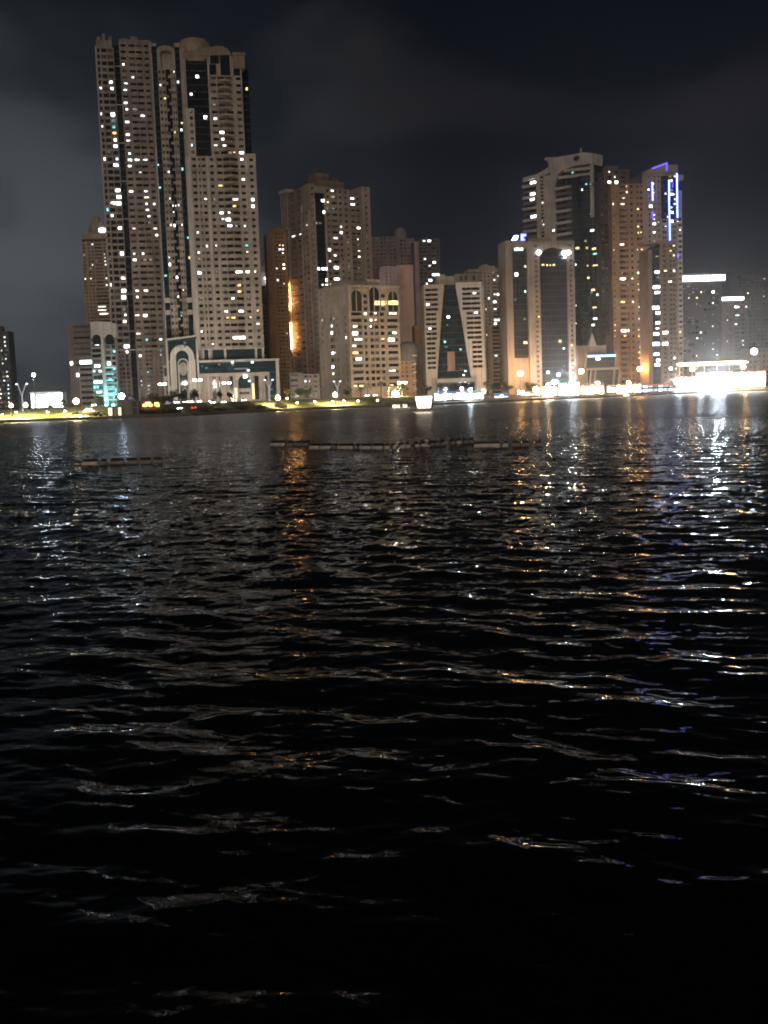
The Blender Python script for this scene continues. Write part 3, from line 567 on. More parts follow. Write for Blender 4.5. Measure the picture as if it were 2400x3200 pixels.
    for a, c in ((1135, 1147), (1190, 1203)):
        for yy in (925, 945, 965): p0, p1 = (X(a, 950), Z(a, yy+5)), (X(c, 950), Z(c, yy-5)); MB().box(p0[0], p1[0], -.02, .09, p0[1], p1[1]).build("window", WIN['dark2'], b.e)
    fr.box(-.5, X(1252, 1050), -.7, 20, zt+.01, zt+1.0); be.box(X(1150, 900), X(1190, 900), 1, 12, zt+1.01, zt+4)
    for a in (1135.5, 1153, 1186.5, 1207): xx = X(a, 1050); fr.box(xx-.35, xx+.35, -.5, -.042, zb, za)
    for x_, y_, s_ in ((1045, 1180, 1.4), (1097, 1180, 1.2), (1180, 1178, 3.6)):
        p = b.q(4, x_, y_); MB().box(p[0]-s_, p[0]+s_, -.35, -.06, p[1]-1.0, p[1]+1.0).build("window", WIN['gold'], b.e)
    ul = XL(997, 1050); zl = ZL(1040, 900)
    b.grid(gr, ul, -.02, 0, zl, b.cols(1050, [(1006, 1010), (1032, 1040), (1042, 1046), (1052, 1056), (1078, 1083)], True), 16, .25, .78, T=LEFT, lit=.12, back=18)
    gr.box(ul+3, -3, 2, 14, zl+.01, zl+2.4, LEFT); gr.box(ul-.1, .1, -.35, 1, zl+.005, zl+.9, LEFT)
    b.light(4, [(832,1228,'big'),(765,1230,'white'),(937,1290),(1150,1292),(895,1402),(1003,1403),(660,1370,'cool'),(663,1425,'big'),(580,1330),(775,1460,'big'),(845,1460,'big'),(1207,1460,'cool'),(845,1515),(890,1512),(1112,1512,'gold'),(1207,1515,'big'),(855,1578),(850,1628,'gold'),(590,1595),(668,1590,'big'),(672,1645,'cool'),(910,1682,'cool'),(677,1752,'big'),(675,1810),(1222,1782)])
    for x_, y_ in ((858, 1905), (912, 1905), (965, 1905), (1172, 1900)): p = b.q(4, x_, y_); MB().box(p[0]-1.1, p[0]+1.1, .05, .28, p[1]-.9, p[1]+.9).build("shop_window", WIN['gold'], b.e)
    b.finish()

    # pink slab with rounded top block
    b = Bld("apartment_block", "tall blank pink slab with a rounded penthouse behind the arched beige block", 1240, 950, 660, 6)
    X, Z = b.X, b.Z; w = b.W("wall", PINK)
    b.grid(w, X(1240, 950), X(1294, 950), Z(1270, 1085), Z(1270, 840), b.cols(950, [(1246, 1248.5), (1256, 1258)]), 24, .4, .66, lit=0, dep=.3)
    w.box(X(1240, 950), X(1300, 950), .4, 14, 0, Z(1270, 1085)-.01); w.box(X(1240, 950)-.3, X(1294, 950)+.3, -.5, 14, Z(1270, 840)+.01, Z(1270, 838)+1.5)
    pw = b.W("penthouse", wall("render_rose", (.58, .45, .44))); x0, x1, z0, z1 = X(1185, 860), X(1238, 860), Z(1210, 892), Z(1210, 832)
    b.grid(pw, x0, x1, z0, z1-3, b.cols(860, [(1204, 1208), (1217, 1221)]), 4, .35, .65, y=-1, lit=0); pw.prism([(x0, z1-2.99), (x1, z1-2.99), (x1-.5, z1-1), (x1-2, z1), (x0+2, z1), (x0+.5, z1-1)], -1, 12); pw.box(x0+.3, x1-.3, -.5, 12, 0, z0-.01)
    w.box(X(1240, 830)+.5, X(1285, 830), 3, 10, Z(1270, 840)+2, Z(1260, 826)); b.finish(40)

    # far mauve block and the glass tower beside it
    b = Bld("apartment_block", "far mauve block behind the corner tower's right shoulder", 1225, 780, 800, 4)
    X, Z = b.X, b.Z; w = b.W("wall", PURPLE)
    b.grid(w, X(1160, 780), X(1246, 780), 0, Z(1200, 740), b.cols(780, [(1166, 1171), (1176, 1181), (1190, 1196), (1201, 1206), (1218, 1223), (1230, 1236)]), 42, .3, .72, lit=.12, back=20)
    b.grid(w, X(1246, 780)+.05, X(1296, 780), 0, Z(1260, 745), b.cols(780, [(1252, 1258), (1264, 1269), (1276, 1281), (1286, 1291)]), 41, .3, .72, y=1, lit=.1, back=20)
    w.lathe([(4.2, 0), (4.2, 4), (3.6, 6.5), (2, 8), (.1, 8.6)], X(1255, 740), 8, 14, Z(1260, 745)); b.finish(60)
    b = Bld("apartment_tower", "grey glass tower with a pink edge stripe right of the far mauve block", 1335, 800, 780, 6)
    X, Z = b.X, b.Z; w = b.W("wall", wall("render_slate", (.15, .15, .155)))
    b.grid(w, X(1308, 800), X(1374, 800), 0, Z(1340, 748), b.cols(800, [(1311, 1320), (1323, 1334), (1337, 1348), (1351, 1361), (1364, 1372)]), 44, .2, .78, lit=.07, mix=('dimc', 'cool', 'white', 'dim'), back=20)
    b.W("edge_stripe", wall("render_rosegrey", (.42, .32, .33))).box(X(1295, 800), X(1307.9, 800), -1, 18, 0, Z(1300, 755))
    w.box(X(1312, 745), X(1372, 745), 3, 15, Z(1340, 748)+.01, Z(1340, 744)); b.light(4, [(1440,660,'cool'),(1500,662,'big'),(1525,835,'big'),(1505,870,'cool'),(1505,985,'big'),(1445,805,'cool')]); b.finish(60)

    # small buildings between
    b = Bld("apartment_block", "slim brown-orange block beside the wedge fronted glass building", 1314, 1120, 610, 4)
    X, Z = b.X, b.Z; w = b.W("wall", ORANGE); b.grid(w, X(1298, 1120), X(1318, 1120), Z(1310, 1072), Z(1310, 1016), [(X(1309, 1120), X(1312, 1120))], 5, .4, .6, lit=.2)
    lo = b.W("lower_wall", TAN); lo.box(X(1300, 1150), X(1330, 1150), .3, 12, 0, Z(1310, 1016)-8); lo.box(X(1318, 1120)+.02, X(1332, 1120), 1, 12, Z(1310, 1100), Z(1325, 1030)); b.finish(20)
    b = Bld("house", "small orange building with a round canopy below the pink slab", 1275, 1180, 590, 6)
    X, Z = b.X, b.Z; w = b.W("wall", ORANGE); b.grid(w, X(1250, 1180), X(1300, 1180), 0, Z(1270, 1128), b.cols(1180, [(1256, 1262), (1270, 1276), (1288, 1296)]), 8, .3, .7, lit=.12, slab=True)
    MB().lathe([(5, 0), (5, 6), (4.6, 8), (3, 9.6), (.1, 10)], X(1279, 1110), 4, 16, Z(1270, 1128)).build("roof_drum", DIM, b.e, True)
    for k in range(5): MB().box(X(1290, 1180), X(1303, 1180), -1.3, -.38, 3+k*4.2, 3.6+k*4.2).build("balcony", WHITE, b.e)
    b.finish(30)
mid_blocks()

def right_blocks():
    # wedge fronted glass building
    b = Bld("office_building", "wedge fronted building, dark glass widening downward between two pale balconied wings", 1420, 1050, 590, 4, 3.5)
    X, Z, q = b.X, b.Z, b.q; w = b.W("wall", wall("render_stone", (.46, .39, .32))); fr = b.W("frame", PALE)
    zt = Z(1400, 890); P = lambda x, y: q(5, x, y)
    MB().prism([(P(320, 1110)[0], 0), (P(640, 1110)[0], 0), (P(605, 1050)[0], P(605, 1050)[1]), (P(485, 300)[0], zt), (P(378, 300)[0], zt), (P(325, 1100)[0], P(325, 1100)[1])], .9, 18).build("glass_wedge", GTEAL, b.e)
    zb = P(300, 1045)[1]
    nl = 17
    for side, (tx0, tx1, bx0, bx1), (gx0, gx1), nm, lc in (('l', (205, 378, 225, 322), ((215, 335), (240, 305)), 'left_wing', .0), ('r', (482, 705, 612, 742), ((540, 690), (622, 715)), 'right_wing', .02)):
        T0, T1 = P(tx0, 320)[0], P(tx1, 300)[0]; B0, B1 = P(bx0, 1045)[0], P(bx1, 1045)[0]; ztop = P(300, 330)[1]
        wb = b.W(nm, WHITE if side == 'r' else CREAM); fh = (ztop-zb)/nl
        lerp = lambda a, c, t: a+(c-a)*t
        for k in range(nl):
            t = k/nl; za, zc = zb+k*fh, zb+(k+1)*fh
            x0, x1 = lerp(B0, T0, t), lerp(B1, T1, t); x0n, x1n = lerp(B0, T0, (k+1)/nl), lerp(B1, T1, (k+1)/nl)
            step = 0 if k < 6 else 1 if k < 12 else 2
            if side == 'r': g0, g1 = P((622, 580, 545)[step], 700)[0], lerp(P(715, 1000)[0], P(690, 400)[0], t)
            else: g0, g1 = lerp(P(240, 1000)[0], P(218, 400)[0], t), P((303, 318, 335)[step], 700)[0]
            zo, zo1 = za+fh*.28, za+fh*.86
            wb.prism([(x0, za), (x1, za), (x1+(x1n-x1)*.28, zo), (x0+(x0n-x0)*.28, zo)], 0, 1.0); wb.prism([(x0+(x0n-x0)*.86, zo1), (x1+(x1n-x1)*.86, zo1), (x1n, zc), (x0n, zc)], 0, 1.0)
            wb.prism([(x0, za+.01), (g0, za+.01), (g0, zc+.01), (x0n, zc+.01)], -.05, .98); wb.prism([(g1, za+.01), (x1, za+.01), (x1n, zc+.01), (g1, zc+.01)], -.05, .98)
            fr.box(g0, g1, -.35, -.08, za+fh*.22, za+fh*.32)
            m_ = (g0+g1)/2; b.win(g0, m_-.1, zo, zo1, .8, 'dark' if random.random() > .05 else 'cool'); b.win(m_+.1, g1, zo, zo1, .8, 'dark'); wb.box(m_-.1, m_+.1, .5, .99, zo, zo1)
        wb.box(min(T0, B0)+.1, max(T1, B1)-.1 if side == 'l' else max(T1, B1), 1.02, 18, 0, ztop-.02)
        wb.box(T0, T1, 0, 17, ztop+.01, P(300, 290 if side == 'r' else 300)[1]); wb.prism([(B0, 0), (B1, 0), (B1, zb-.01), (B0, zb-.01)], 0, 1.0)
    w.box(P(325, 250)[0], P(480, 250)[0], 4, 14, zt-.5, P(400, 225)[1]); w.box(P(350, 250)[0], P(400, 250)[0], 5, 12, P(400, 225)[1]+.01, P(400, 205)[1])
    p0, p1 = P(415, 1050), P(472, 880); MB().box(p0[0], p1[0], .3, .88, p0[1], p1[1]).build("lift_shaft", wall("render_rust", (.30, .18, .13)), b.e)
    MB().box(P(310, 1200)[0], P(640, 1200)[0], -6, .85, P(400, 1150)[1], P(400, 1115)[1]).build("canopy", GREYB, b.e); MB().box(P(315, 1200)[0], P(635, 1200)[0], -5.5, .84, 0, P(400, 1152)[1]).build("glass_lobby", GTEAL, b.e)
    b.light(5, [(625,400,'cool'),(695,535,'cool')])
    for x_, y_, c in ((422,585,'big'),(418,655,'dimc'),(390,800,'teal'),(405,845,'dimc'),(525,865,'teal'),(565,1055,'cool'),(560,1090,'cool'),(515,1145,'big'),(570,1140,'big')): p = P(x_, y_); b.win(p[0]-.9, p[0]+.9, p[1]-.7, p[1]+.7, .78, c)
    p = P(320, 208); MB().box(p[0]-2, p[0]+1.6, 3.6, 3.95, p[1]-.7, p[1]+.5).build("roof_light", WIN['cool'], b.e)
    b.finish()

    b = Bld("apartment_block", "wide beige block with stacked balconies behind the wedge fronted building", 1530, 1000, 660, 5, 3.5)
    X, Z, q = b.X, b.Z, b.q; w = b.W("wall", CREAM); zt = Z(1540, 847)
    b.grid(w, X(1500, 950), X(1592, 950), 0, zt, b.cols(950, [(1503, 1508), (1517, 1521), (1527, 1531), (1541, 1552), (1554, 1562), (1570, 1576), (1582, 1587)]), 34, .32, .75, lit=.08, back=22)
    lo = b.W("balcony_stack", BEIGE); b.grid(lo, X(1523, 1100), X(1594, 1100), 0, Z(1540, 1020), b.cols(1100, [(1537, 1560), (1563, 1590)]), 17, .3, .78, y=-3, lit=.04, slab=True, back=-.1)
    for a, c, y0, y1 in ((1425, 1470, 862, 852), (1470, 1502, 880, 850), (1465, 1585, 847, 838), (1502, 1552, 838, 829), (1510, 1530, 829, 824)): w.box(X(a, 850), X(c, 850), 4, 16, Z(1500, y0)-(12 if c < 1503 else 0), Z(1500, y1))
    for a, yy in ((1440, 868), (1455, 868), (1480, 868)): MB().box(X(a, 860), X(a+8, 860), 3.6, 3.98, Z(1480, yy)-1, Z(1480, yy)+1.6).build("window", WIN['dark2'], b.e)
    b.light(5, [(845,220,'cool'),(885,220,'cool'),(887,260,'cool'),(795,262),(820,380),(850,380,'big'),(897,380,'dim'),(770,420,'big'),(803,465,'big'),(805,505,'cool'),(727,505,'cool'),(820,615,'big'),(840,618,'big'),(735,728),(848,718),(910,843,'big'),(830,618,'big')]); b.finish()

    # blue-lit dome far behind
    b = Bld("apartment_tower", "far tower whose blue lit dome peeks out left of the curved white tower", 1612, 800, 860, 0, 3)
    X, Z, q = b.X, b.Z, b.q; w = b.W("wall", DIM); w.box(X(1588, 800), X(1640, 800), 0, 16, 0, Z(1612, 768)); blue = emit("neon_blue", (.12, .13, 1.0), 9)
    c = X(1613, 760); MB().lathe([(5.8, 0), (5.6, 2.5), (4.4, 5.5), (2.3, 7.6), (.1, 8.4)], c, 6, 18, Z(1612, 768)).build("dome", GGREY, b.e, True)
    MB().tube([(c-5.5+11*i/10, 0.0-.1+.04*i, Z(1612, 768)+1+5.8*math.sin(math.pi*(i/10)*.62)) for i in range(7)], .55, 6).build("neon_tube", blue, b.e)
    p = q(9, 170, 1420); MB().prism([(p[0]-2.2, p[1]-3), (p[0]+.5, p[1]-4), (p[0]+2.3, p[1]+1.8), (p[0]-2, p[1]+2)], -.6, -.2).build("neon_sign", blue, b.e)
    p = q(9, 40, 1440); MB().prism([(p[0]-2.4, p[1]-1.8), (p[0]+1.6, p[1]-1.2), (p[0]+2.6, p[1]+1.6), (p[0]-.4, p[1]+1.6)], -.9, -.3).build("floodlight", emit("flood_white", (.85, .92, 1), 12), b.e)
    p = q(6, 78, 820); MB().box(p[0]-.6, p[0]+.6, -.6, -.1, p[1]-.7, p[1]+.7).build("beacon", emit("beacon_red", (1, .05, .04), 6), b.e); b.finish()

    # portal fronted block
    b = Bld("office_building", "beige portal block framing two tall dark glass fields, floodlights along its top edge", 1690, 950, 600, 8, 3)
    X, Z, q = b.X, b.Z, b.q; w = b.W("wall", TAN); fr = b.W("frame", wall("render_sandstone", (.38, .315, .26))); P = lambda x, y, o=0: q(6, x, y, o)
    zt = P(300, 788)[1]; x0, x1, x2, x3 = P(78, 1200)[0], P(236, 1200)[0], P(325, 1200)[0], P(580, 1200)[0]
    g0, g1, gz0, gz1 = P(128, 1200)[0], x1, P(180, 1632)[1], P(180, 820)[1]
    w.box(x0, g0, 0, 16, 0, gz1+4); w.box(g0+.01, g1-.01, .25, 16, 0, gz0); w.box(g0+.01, g1-.01, .25, 16, gz1, gz1+3.9)
    MB().box(g0+.02, g1-.02, 1.0, 15, gz0+.02, gz1-.02).build("glass_field", GGREY, b.e)
    b.grid(fr, x1, x2, 0, zt, [(x2-2.6, x2-1.2)], 30, .35, .75, y=-1.2, lit=.03, dark=('dark2',)); b.grid(fr, P(527, 1200)[0], x3, 0, zt, [(P(545, 1200)[0], P(562, 1200)[0])], 30, .35, .75, y=-1.2, lit=.03, dark=('dark2',))
    c0, c1 = x2+.02, P(527, 1200)[0]-.02; cx, hw = (c0+c1)/2, (c1-c0)/2; za = P(420, 880)[1]
    MB().box(c0, c1, .2, 15, 0, za).build("glass_field", GGREY, b.e)
    fr.ring(arch(cx, hw, za+.01, zt, 2)[:1]+[(c0, zt), (cx, zt), (c1, zt)]+[(c1, za+.01)], [(cx-hw*.98, za+.01), (cx-hw*.62, za+(zt-za)*.55), (cx, za+(zt-za)*.72), (cx+hw*.62, za+(zt-za)*.55), (cx+hw*.98, za+.01)], -1.1, 12)
    MB().prism([(cx-hw*.97, za+.02), (cx+hw*.97, za+.02), (cx+hw*.6, za+(zt-za)*.54), (cx, za+(zt-za)*.71), (cx-hw*.6, za+(zt-za)*.54)], -.3, 3).build("arch_window", WIN['dark2'], b.e)
    fr.box(x1, x3, -1.4, 14, zt+.01, zt+1.2); w.box(P(250, 780)[0], P(420, 780)[0], 2, 12, zt+1.21, zt+3.2)
    for x_, y_, r_ in ((315, 850, 1.15), (503, 855, 1.15), (538, 852, 1.1), (509, 888, .5)): p = P(x_, y_, -1.6); MB().lathe([(.2, 0), (r_, .4), (r_, .9), (r_*.5, 1.2)], 0, 0, 12, 0, lambda x, y, z, p=p: (p[0]+x, -1.3-z, p[1]+y)).build("floodlight", emit("flood_white", (.85, .92, 1), 12), b.e)
    p = P(168, 826, -.3); MB().box(p[0]-2.2, p[0]+2.2, -.4, -.06, p[1]-.6, p[1]+.6).build("window", WIN['cool'], b.e)
    for x_, y_, c, s_ in ((222,957,'gold',.9),(150,1018,'big',1.3),(212,1142,'cool',.8),(145,1200,'dimc',.7),(222,1528,'gold',1.7),(215,1345,'dim',.8),(310,1330,'gold',.7),(478,1515,'gold',1.5),(500,1565,'cool',.7),(548,1605,'cool',.7),(460,1757,'big',1.1),(388,1740,'big',.8),(350,948,'gold',1.0),(380,948,'gold',.9),(405,948,'gold',.8),(432,948,'gold',1.1),(505,1700,'dimc',1.0)):
        p = P(x_, y_, 0 if x_ > 300 else .8); b.win(p[0]-s_, p[0]+s_, p[1]-s_*.75, p[1]+s_*.75, .05 if x_ > 320 else (-1.3 if x_ > 300 else .85), c)
    b.finish()

    # curved white tower, corner-on
    b = Bld("apartment_tower", "curved white and black glass tower with stepped crown and white balcony bands", 1856, 700, 700, 45, 3)
    XL, ZL, X, Z, ql = b.XL, b.ZL, b.X, b.Z, b.ql; IVORY = wall("render_ivory", (.60, .55, .50)); w = b.W("wall", IVORY); Q = lambda x, y, o=0: ql(9, x, y, o)
    out = [Q(185, 610), Q(180, 552), Q(400, 490), Q(500, 430), Q(560, 385), Q(545, 300), Q(490, 285), Q(520, 248), Q(700, 245), Q(860, 215), Q(1080, 175), Q(1205, 185), (-.02, ZL(1855, 520))]
    u0, u1_, um0, um1, ur, uend = XL(1639, 700), XL(1681, 700), XL(1711, 700), XL(1727, 700), XL(1738, 700), -.02
    body = [(u0, 0), (uend, 0), (uend, Q(1190, 350)[1]), Q(1180, 345), Q(960, 370), Q(780, 432), Q(700, 500), Q(640, 660), (ur-.5, Q(640, 700)[1]), (ur-.5, Q(600, 480)[1]), (um0, Q(530, 500)[1]), (u1_, Q(400, 530)[1]), (u0, Q(185, 610)[1])]
    w.prism(out[1:12] + [(uend, Q(1190, 350)[1]), Q(1170, 342), Q(960, 368), Q(780, 430), Q(690, 500), Q(640, 650), (ur, Q(640, 660)[1]), (um1, Q(590, 470)[1]), (um0, Q(520, 500)[1]), (u1_, Q(400, 540)[1]), (u0, Q(185, 610)[1])], -1.2, 10, LEFT)
    core = MB().prism([(u0+.5, 0), (uend, 0), (uend, Q(1190, 360)[1]), Q(960, 385), Q(790, 445), Q(705, 520), (ur, Q(640, 640)[1]), (u1_, Q(400, 545)[1]), (u0+.5, Q(185, 615)[1])], .8, 9, LEFT); core.build("glass_core", GDARK, b.e)
    ztl = Q(185, 612)[1]; fl = 3.45
    k = 0
    while True:                                                             # left balcony bands, every second one bright and deep
        z = ztl - 3.0 - k*fl
        if z < 20: break
        MB().box(u0-.3, u1_-.05, -1.5 if k % 2 == 0 else -.7, .78, z-.75, z+.75, LEFT).build('balcony', IVORY if k % 2 == 0 else DIM, b.e)
        b.win(u0+4.5, u1_-1.5, z+.9, z+2.6, .6, 'dark', LEFT)
        k += 1
    k = 0
    while True:                                                             # middle bands ending at the glass bow
        z = Q(640, 720)[1] - k*fl
        if z < 20: break
        e = XL(1790, 700)
        MB().box(ur+.5, e, -1.4 if k % 2 == 0 else -.7, .78, z-.7, z+.7, LEFT).build('balcony', IVORY if k % 2 == 0 else DIM, b.e)
        b.win(e-5, e-2, z+.9, z+2.5, .6, 'dark', LEFT); k += 1
    for (a, y0), (c, y1) in (((780, 445), (1180, 400)), ((700, 545), (1190, 490))):
        p, r_ = Q(a, y0), Q(c, y1); w.prism([(p[0], p[1]-.9), (r_[0], r_[1]-.9), (r_[0], r_[1]+.7), (p[0], p[1]+.7)], -1.1, .79, LEFT)
    b.grid(w, u1_, um0, 0, Q(460, 515)[1], b.cols(700, [(1693, 1703)], True), 60, .25, .8, y=-.9, T=LEFT, lit=.06, back=2)
    w.box(um1, ur, -1.1, .79, 0, Q(610, 470)[1]-1, LEFT); w.box(um0, um1, .1, .79, 0, Q(560, 480)[1]-1, LEFT)
    w.box(-1.6, -.02, -.9, .79, Q(1200, 1130)[1], Q(1200, 352)[1], LEFT)
    n = 8; e = XL(1790, 700)                                                # black glass bow
    MB().plan([(e+(-1.7-e)*i/n, -1.0-2.4*math.sin(math.pi*i/n)) for i in range(n+1)] + [(-1.7, .75), (e, .75)], 0, Q(900, 560)[1], LEFT).build("glass_bow", GDARK, b.e)
    MB().box(-.01, X(1912, 800), .05, 20, 0, Z(1875, 560)).build("glass_side", GDARK, b.e); MB().box(-.005, X(1900, 800), 2, 20, Z(1875, 560)+.02, Z(1862, 500)).build("glass_side", GDARK, b.e)
    MB().tube([(8, 14, ZL(1832, 480)), (8, 14, ZL(1832, 448))], [.9, .6]).build("mast", PALE, b.e)
    MB().lathe([(1.5, 0), (1.5, .2)], 0, 0, 14, 0, lambda x, y, z: LEFT(Q(975, 262)[0]+x*1.5, -1.25-z, Q(975, 262)[1]+y)).build("oculus", WIN['dark2'], b.e)
    b.light(9, [(350,605,'big'),(345,775,'big'),(352,862,'big'),(352,1118,'big'),(480,910,'gold'),(825,920,'gold'),(480,1265,'cool'),(875,1265,'cool'),(865,1350,'cool'),(750,1285,'cool')], tol=25)
    bow = lambda u: -1.1-2.4*math.sin(math.pi*min(1, max(0, (u-e)/(-1.7-e))))
    for x_, y_, c, s_ in ((885,475,'teal',1.3),(1080,650,'teal',1.6),(1140,640,'dimc',1.6),(1040,730,'cool',1.0),(590,1330,'white',1.1),(1140,1085,'dim',.8),(1165,1330,'cool',2.0),(1080,1490,'dim',1.6),(980,1595,'gold',1.5),(1090,1590,'gold',2.2),(1195,1600,'gold',2.2),(1195,1680,'teal',2.0)):
        p = Q(x_, y_, -3); b.win(p[0]-s_, p[0]+s_, p[1]-.8, p[1]+.8, bow(p[0]) if x_ > 890 else -1.5, c, LEFT)
    for z_, x_, y_, c, s_ in ((9,1305,670,'dim',1.0),(9,1255,910,'teal',2.2),(9,1258,1005,'teal',1.8),(9,1275,1165,'dimc',2.6),(9,1330,1605,'dimc',2.0),(6,770,355,'dim',.8),(6,870,962,'cool',.8),(6,865,710,'white',.6),(6,780,910,'dimc',1.8)):
        a = px(z_, x_, y_); xx, zz = X(*a), Z(*a); b.win(xx-s_, xx+s_, zz-.9, zz+.9, -.1, c)
    for x_, y_, c, s_ in ((715,825,'gold',1.8),(665,822,'gold',1.4),(610,822,'gold',1.2),(715,865,'teal',1.8),(720,950,'gold',2.4),(670,952,'gold',.7),(672,1042,'warm',1.2),(700,1130,'gold',3.0),(690,1148,'dim',3.4),(735,1165,'cool',1.2),(690,1195,'dim',3.6),(720,1262,'gold',2.0),(665,1300,'dim',1.2),(715,1345,'cool',2.0),(710,1390,'white',2.0),(590,945,'cool',.6),(590,1245,'cool',.6),(590,1380,'cool',.6),(655,770,'dim',1.2),(585,1140,'dimc',.6)):
        p = ql(6, x_, y_, -3); b.win(p[0]-s_, p[0]+s_, p[1]-.8, p[1]+.8, bow(p[0]), c, LEFT)
    for x_, y_, c, s_ in ((775,1345,'cool',1.2),(768,1390,'cool',.6),(825,1390,'cool',.6),(830,1150,'dim',2.2),(820,1195,'dim',2.4),(865,1190,'warm',.5),(865,1270,'warm',.5)):
        a = px(6, x_, y_); xx, zz = X(*a), Z(*a); b.win(xx-s_, xx+s_, zz-.7, zz+.7, -.1, c)
    b.finish()

    # amber tower
    b = Bld("apartment_tower", "amber-brown tower with a set back top block, right of the black glass tower", 1955, 850, 690, 8, 3)
    X, Z, q = b.X, b.Z, b.q; w = b.W("wall", AMBER); zt = Z(1960, 574)
    b.grid(w, X(1914, 850), X(2012, 850), 0, zt, b.cols(850, [(1918, 1922), (1938, 1957), (1960, 1964), (1973, 1980), (1992, 2000), (2003, 2010)]), round(zt/3.3), .3, .74, lit=.05, mix=('white', 'gold', 'dim', 'warm'), back=24)
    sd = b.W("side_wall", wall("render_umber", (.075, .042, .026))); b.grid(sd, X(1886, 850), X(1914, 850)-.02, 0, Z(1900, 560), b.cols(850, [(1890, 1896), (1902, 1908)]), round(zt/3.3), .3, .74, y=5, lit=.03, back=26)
    up = b.W("top_block", wall("render_rustbrown", (.17, .10, .06))); z2 = Z(1935, 528); b.grid(up, X(1894, 560), X(1972, 560), zt+.01, z2, b.cols(560, [(1905, 1915), (1925, 1937), (1945, 1960)]), 3, .25, .8, y=3, lit=.1, back=20)
    for a, c, y in ((1908, 1938, 514), (1945, 1974, 527)): up.box(X(a, 560), X(c, 560), 5, 14, z2+.01, Z(1935, y)+.4)
    up.box(X(1890, 560), X(1976, 560), 2.4, 20, z2-.6, z2-.02); fr = b.W("balcony", wall("render_amberlight", (.46, .29, .16)))
    for k in range(round(zt/3.3)): fr.box(X(1937, 850), X(1958, 850), -.8, -.045, k*3.3+.1, k*3.3+.95)
    b.light(6, [(820,235),(880,295),(850,332,'big'),(875,330,'big'),(958,412),(925,455),(880,502),(935,492),(1045,538,'gold'),(1048,665,'gold'),(1050,710,'gold'),(1075,710,'gold'),(950,790),(1048,832,'gold'),(1078,832,'warm'),(1045,878),(1075,917,'big'),(1045,997),(945,1038,'big'),(1005,1042),(1050,1083,'gold'),(1080,1085,'gold'),(1090,1125),(1050,1125),(945,1205,'gold'),(1012,1205),(1095,1248,'big'),(1060,1250),(1055,1330),(1088,1330),(945,1415,'big'),(992,1415,'big'),(950,1455,'warm'),(1062,1533,'gold'),(1090,1533,'gold'),(1060,1573,'gold'),(1100,1575,'big'),(1065,1617,'gold'),(1065,1490,'warm'),(875,1415),(895,1460,'warm')], 'white'); b.finish()

    # blue lit tower
    b = Bld("apartment_tower", "tower outlined by blue neon tubes with a slanted blue gable", 2070, 800, 730, 10, 3)
    X, Z, q = b.X, b.Z, b.q; w = b.W("wall", wall("render_taupe", (.35, .27, .215))); P = lambda x, y, o=0: q(10, x, y, o); fr = b.W("frame", PALE)
    zt = P(500, 345)[1]; zs = P(600, 1130)[1]; xl, xg0, xg1, xr = P(320, 900)[0], P(640, 900)[0], P(740, 900)[0], P(1030, 1500)[0]
    b.grid(w, xl, xg0, 0, zt, [(P(425, 900)[0], P(455, 900)[0]), (P(520, 900)[0], P(545, 900)[0]), (P(585, 900)[0], P(615, 900)[0])], round(zt/3.3), .3, .75, lit=.05, back=20)
    MB().box(xg0+.02, xg1-.02, .6, 18, zs, zt-2).build("glass_strip", glass("glass_navy", (.01, .014, .03), .08, 3.3, (.03, .035, .05)), b.e)
    MB().box(xg1, P(935, 900)[0], .3, 18, zs, zt-1).build("glass_bay", glass("glass_navy", (.01, .014, .03), .08, 3.3, (.03, .035, .05)), b.e)
    b.grid(w, xg0+.01, P(930, 1500)[0], 0, zs-.02, [(P(660, 1300)[0], P(735, 1300)[0]), (P(840, 1300)[0], P(900, 1300)[0])], round(zs/3.3), .3, .76, lit=.05, back=20, slab=True)
    zr = P(980, 1090)[1]; b.grid(fr, P(930, 1500)[0]+.02, xr, 0, zr, [(P(965, 1500)[0], P(1020, 1500)[0])], round(zr/3.3), .3, .78, y=2, lit=.1, back=16, slab=True)
    w.box(P(935, 400)[0]+.02, P(1010, 400)[0], 1, 16, zr, P(980, 460)[1]-6); w.box(P(930, 400)[0], P(1020, 400)[0], -.8, 10, P(980, 460)[1], P(980, 370)[1])
    w.prism([P(320, 340), P(320, 350)[:1]+(zt+.01,), (P(740, 300)[0], zt+.01), P(740, 160), P(480, 240)], -.4, 14); w.box(P(745, 250)[0], P(940, 250)[0], .5, 12, zt+.02, P(800, 190)[1]); w.box(xl, P(940, 300)[0], -.8, -.05, zt-1.4, zt-.4)
    violet = emit("neon_violet", (.14, .08, 1.0), 3); cyan = emit("neon_blue_white", (.22, .32, 1.0), 9); halo = emit("neon_halo", (.02, .02, 1.0), 5)
    for pts, m_, r_ in (([(485, 262), (740, 165)], violet, .34), ([(735, 168), (728, 300)], violet, .3), ([(480, 500), (488, 815)], cyan, .36), ([(488, 1000), (490, 1140)], violet, .36), ([(772, 460), (772, 820)], cyan, .42), ([(772, 822), (785, 1500)], cyan, .34), ([(905, 345), (915, 1110)], cyan, .38), ([(925, 1730), (928, 1800)], violet, .4), ([(830, 500), (830, 590)], violet, .3)):
        tb = MB().tube([(P(*p)[0], -.75, P(*p)[1]) for p in pts], r_*1.0, 6).build("neon_tube", m_, b.e)
        if m_ is cyan: (xa_, za_), (xb_, zb_) = P(*pts[0]), P(*pts[1]); MB().prism([(xa_-.6, za_), (xa_+.6, za_), (xb_+.6, zb_), (xb_-.6, zb_)], -.5, -.3).build("halo_strip", halo, tb)  # wide glowing blue strip paints the halo around the tube
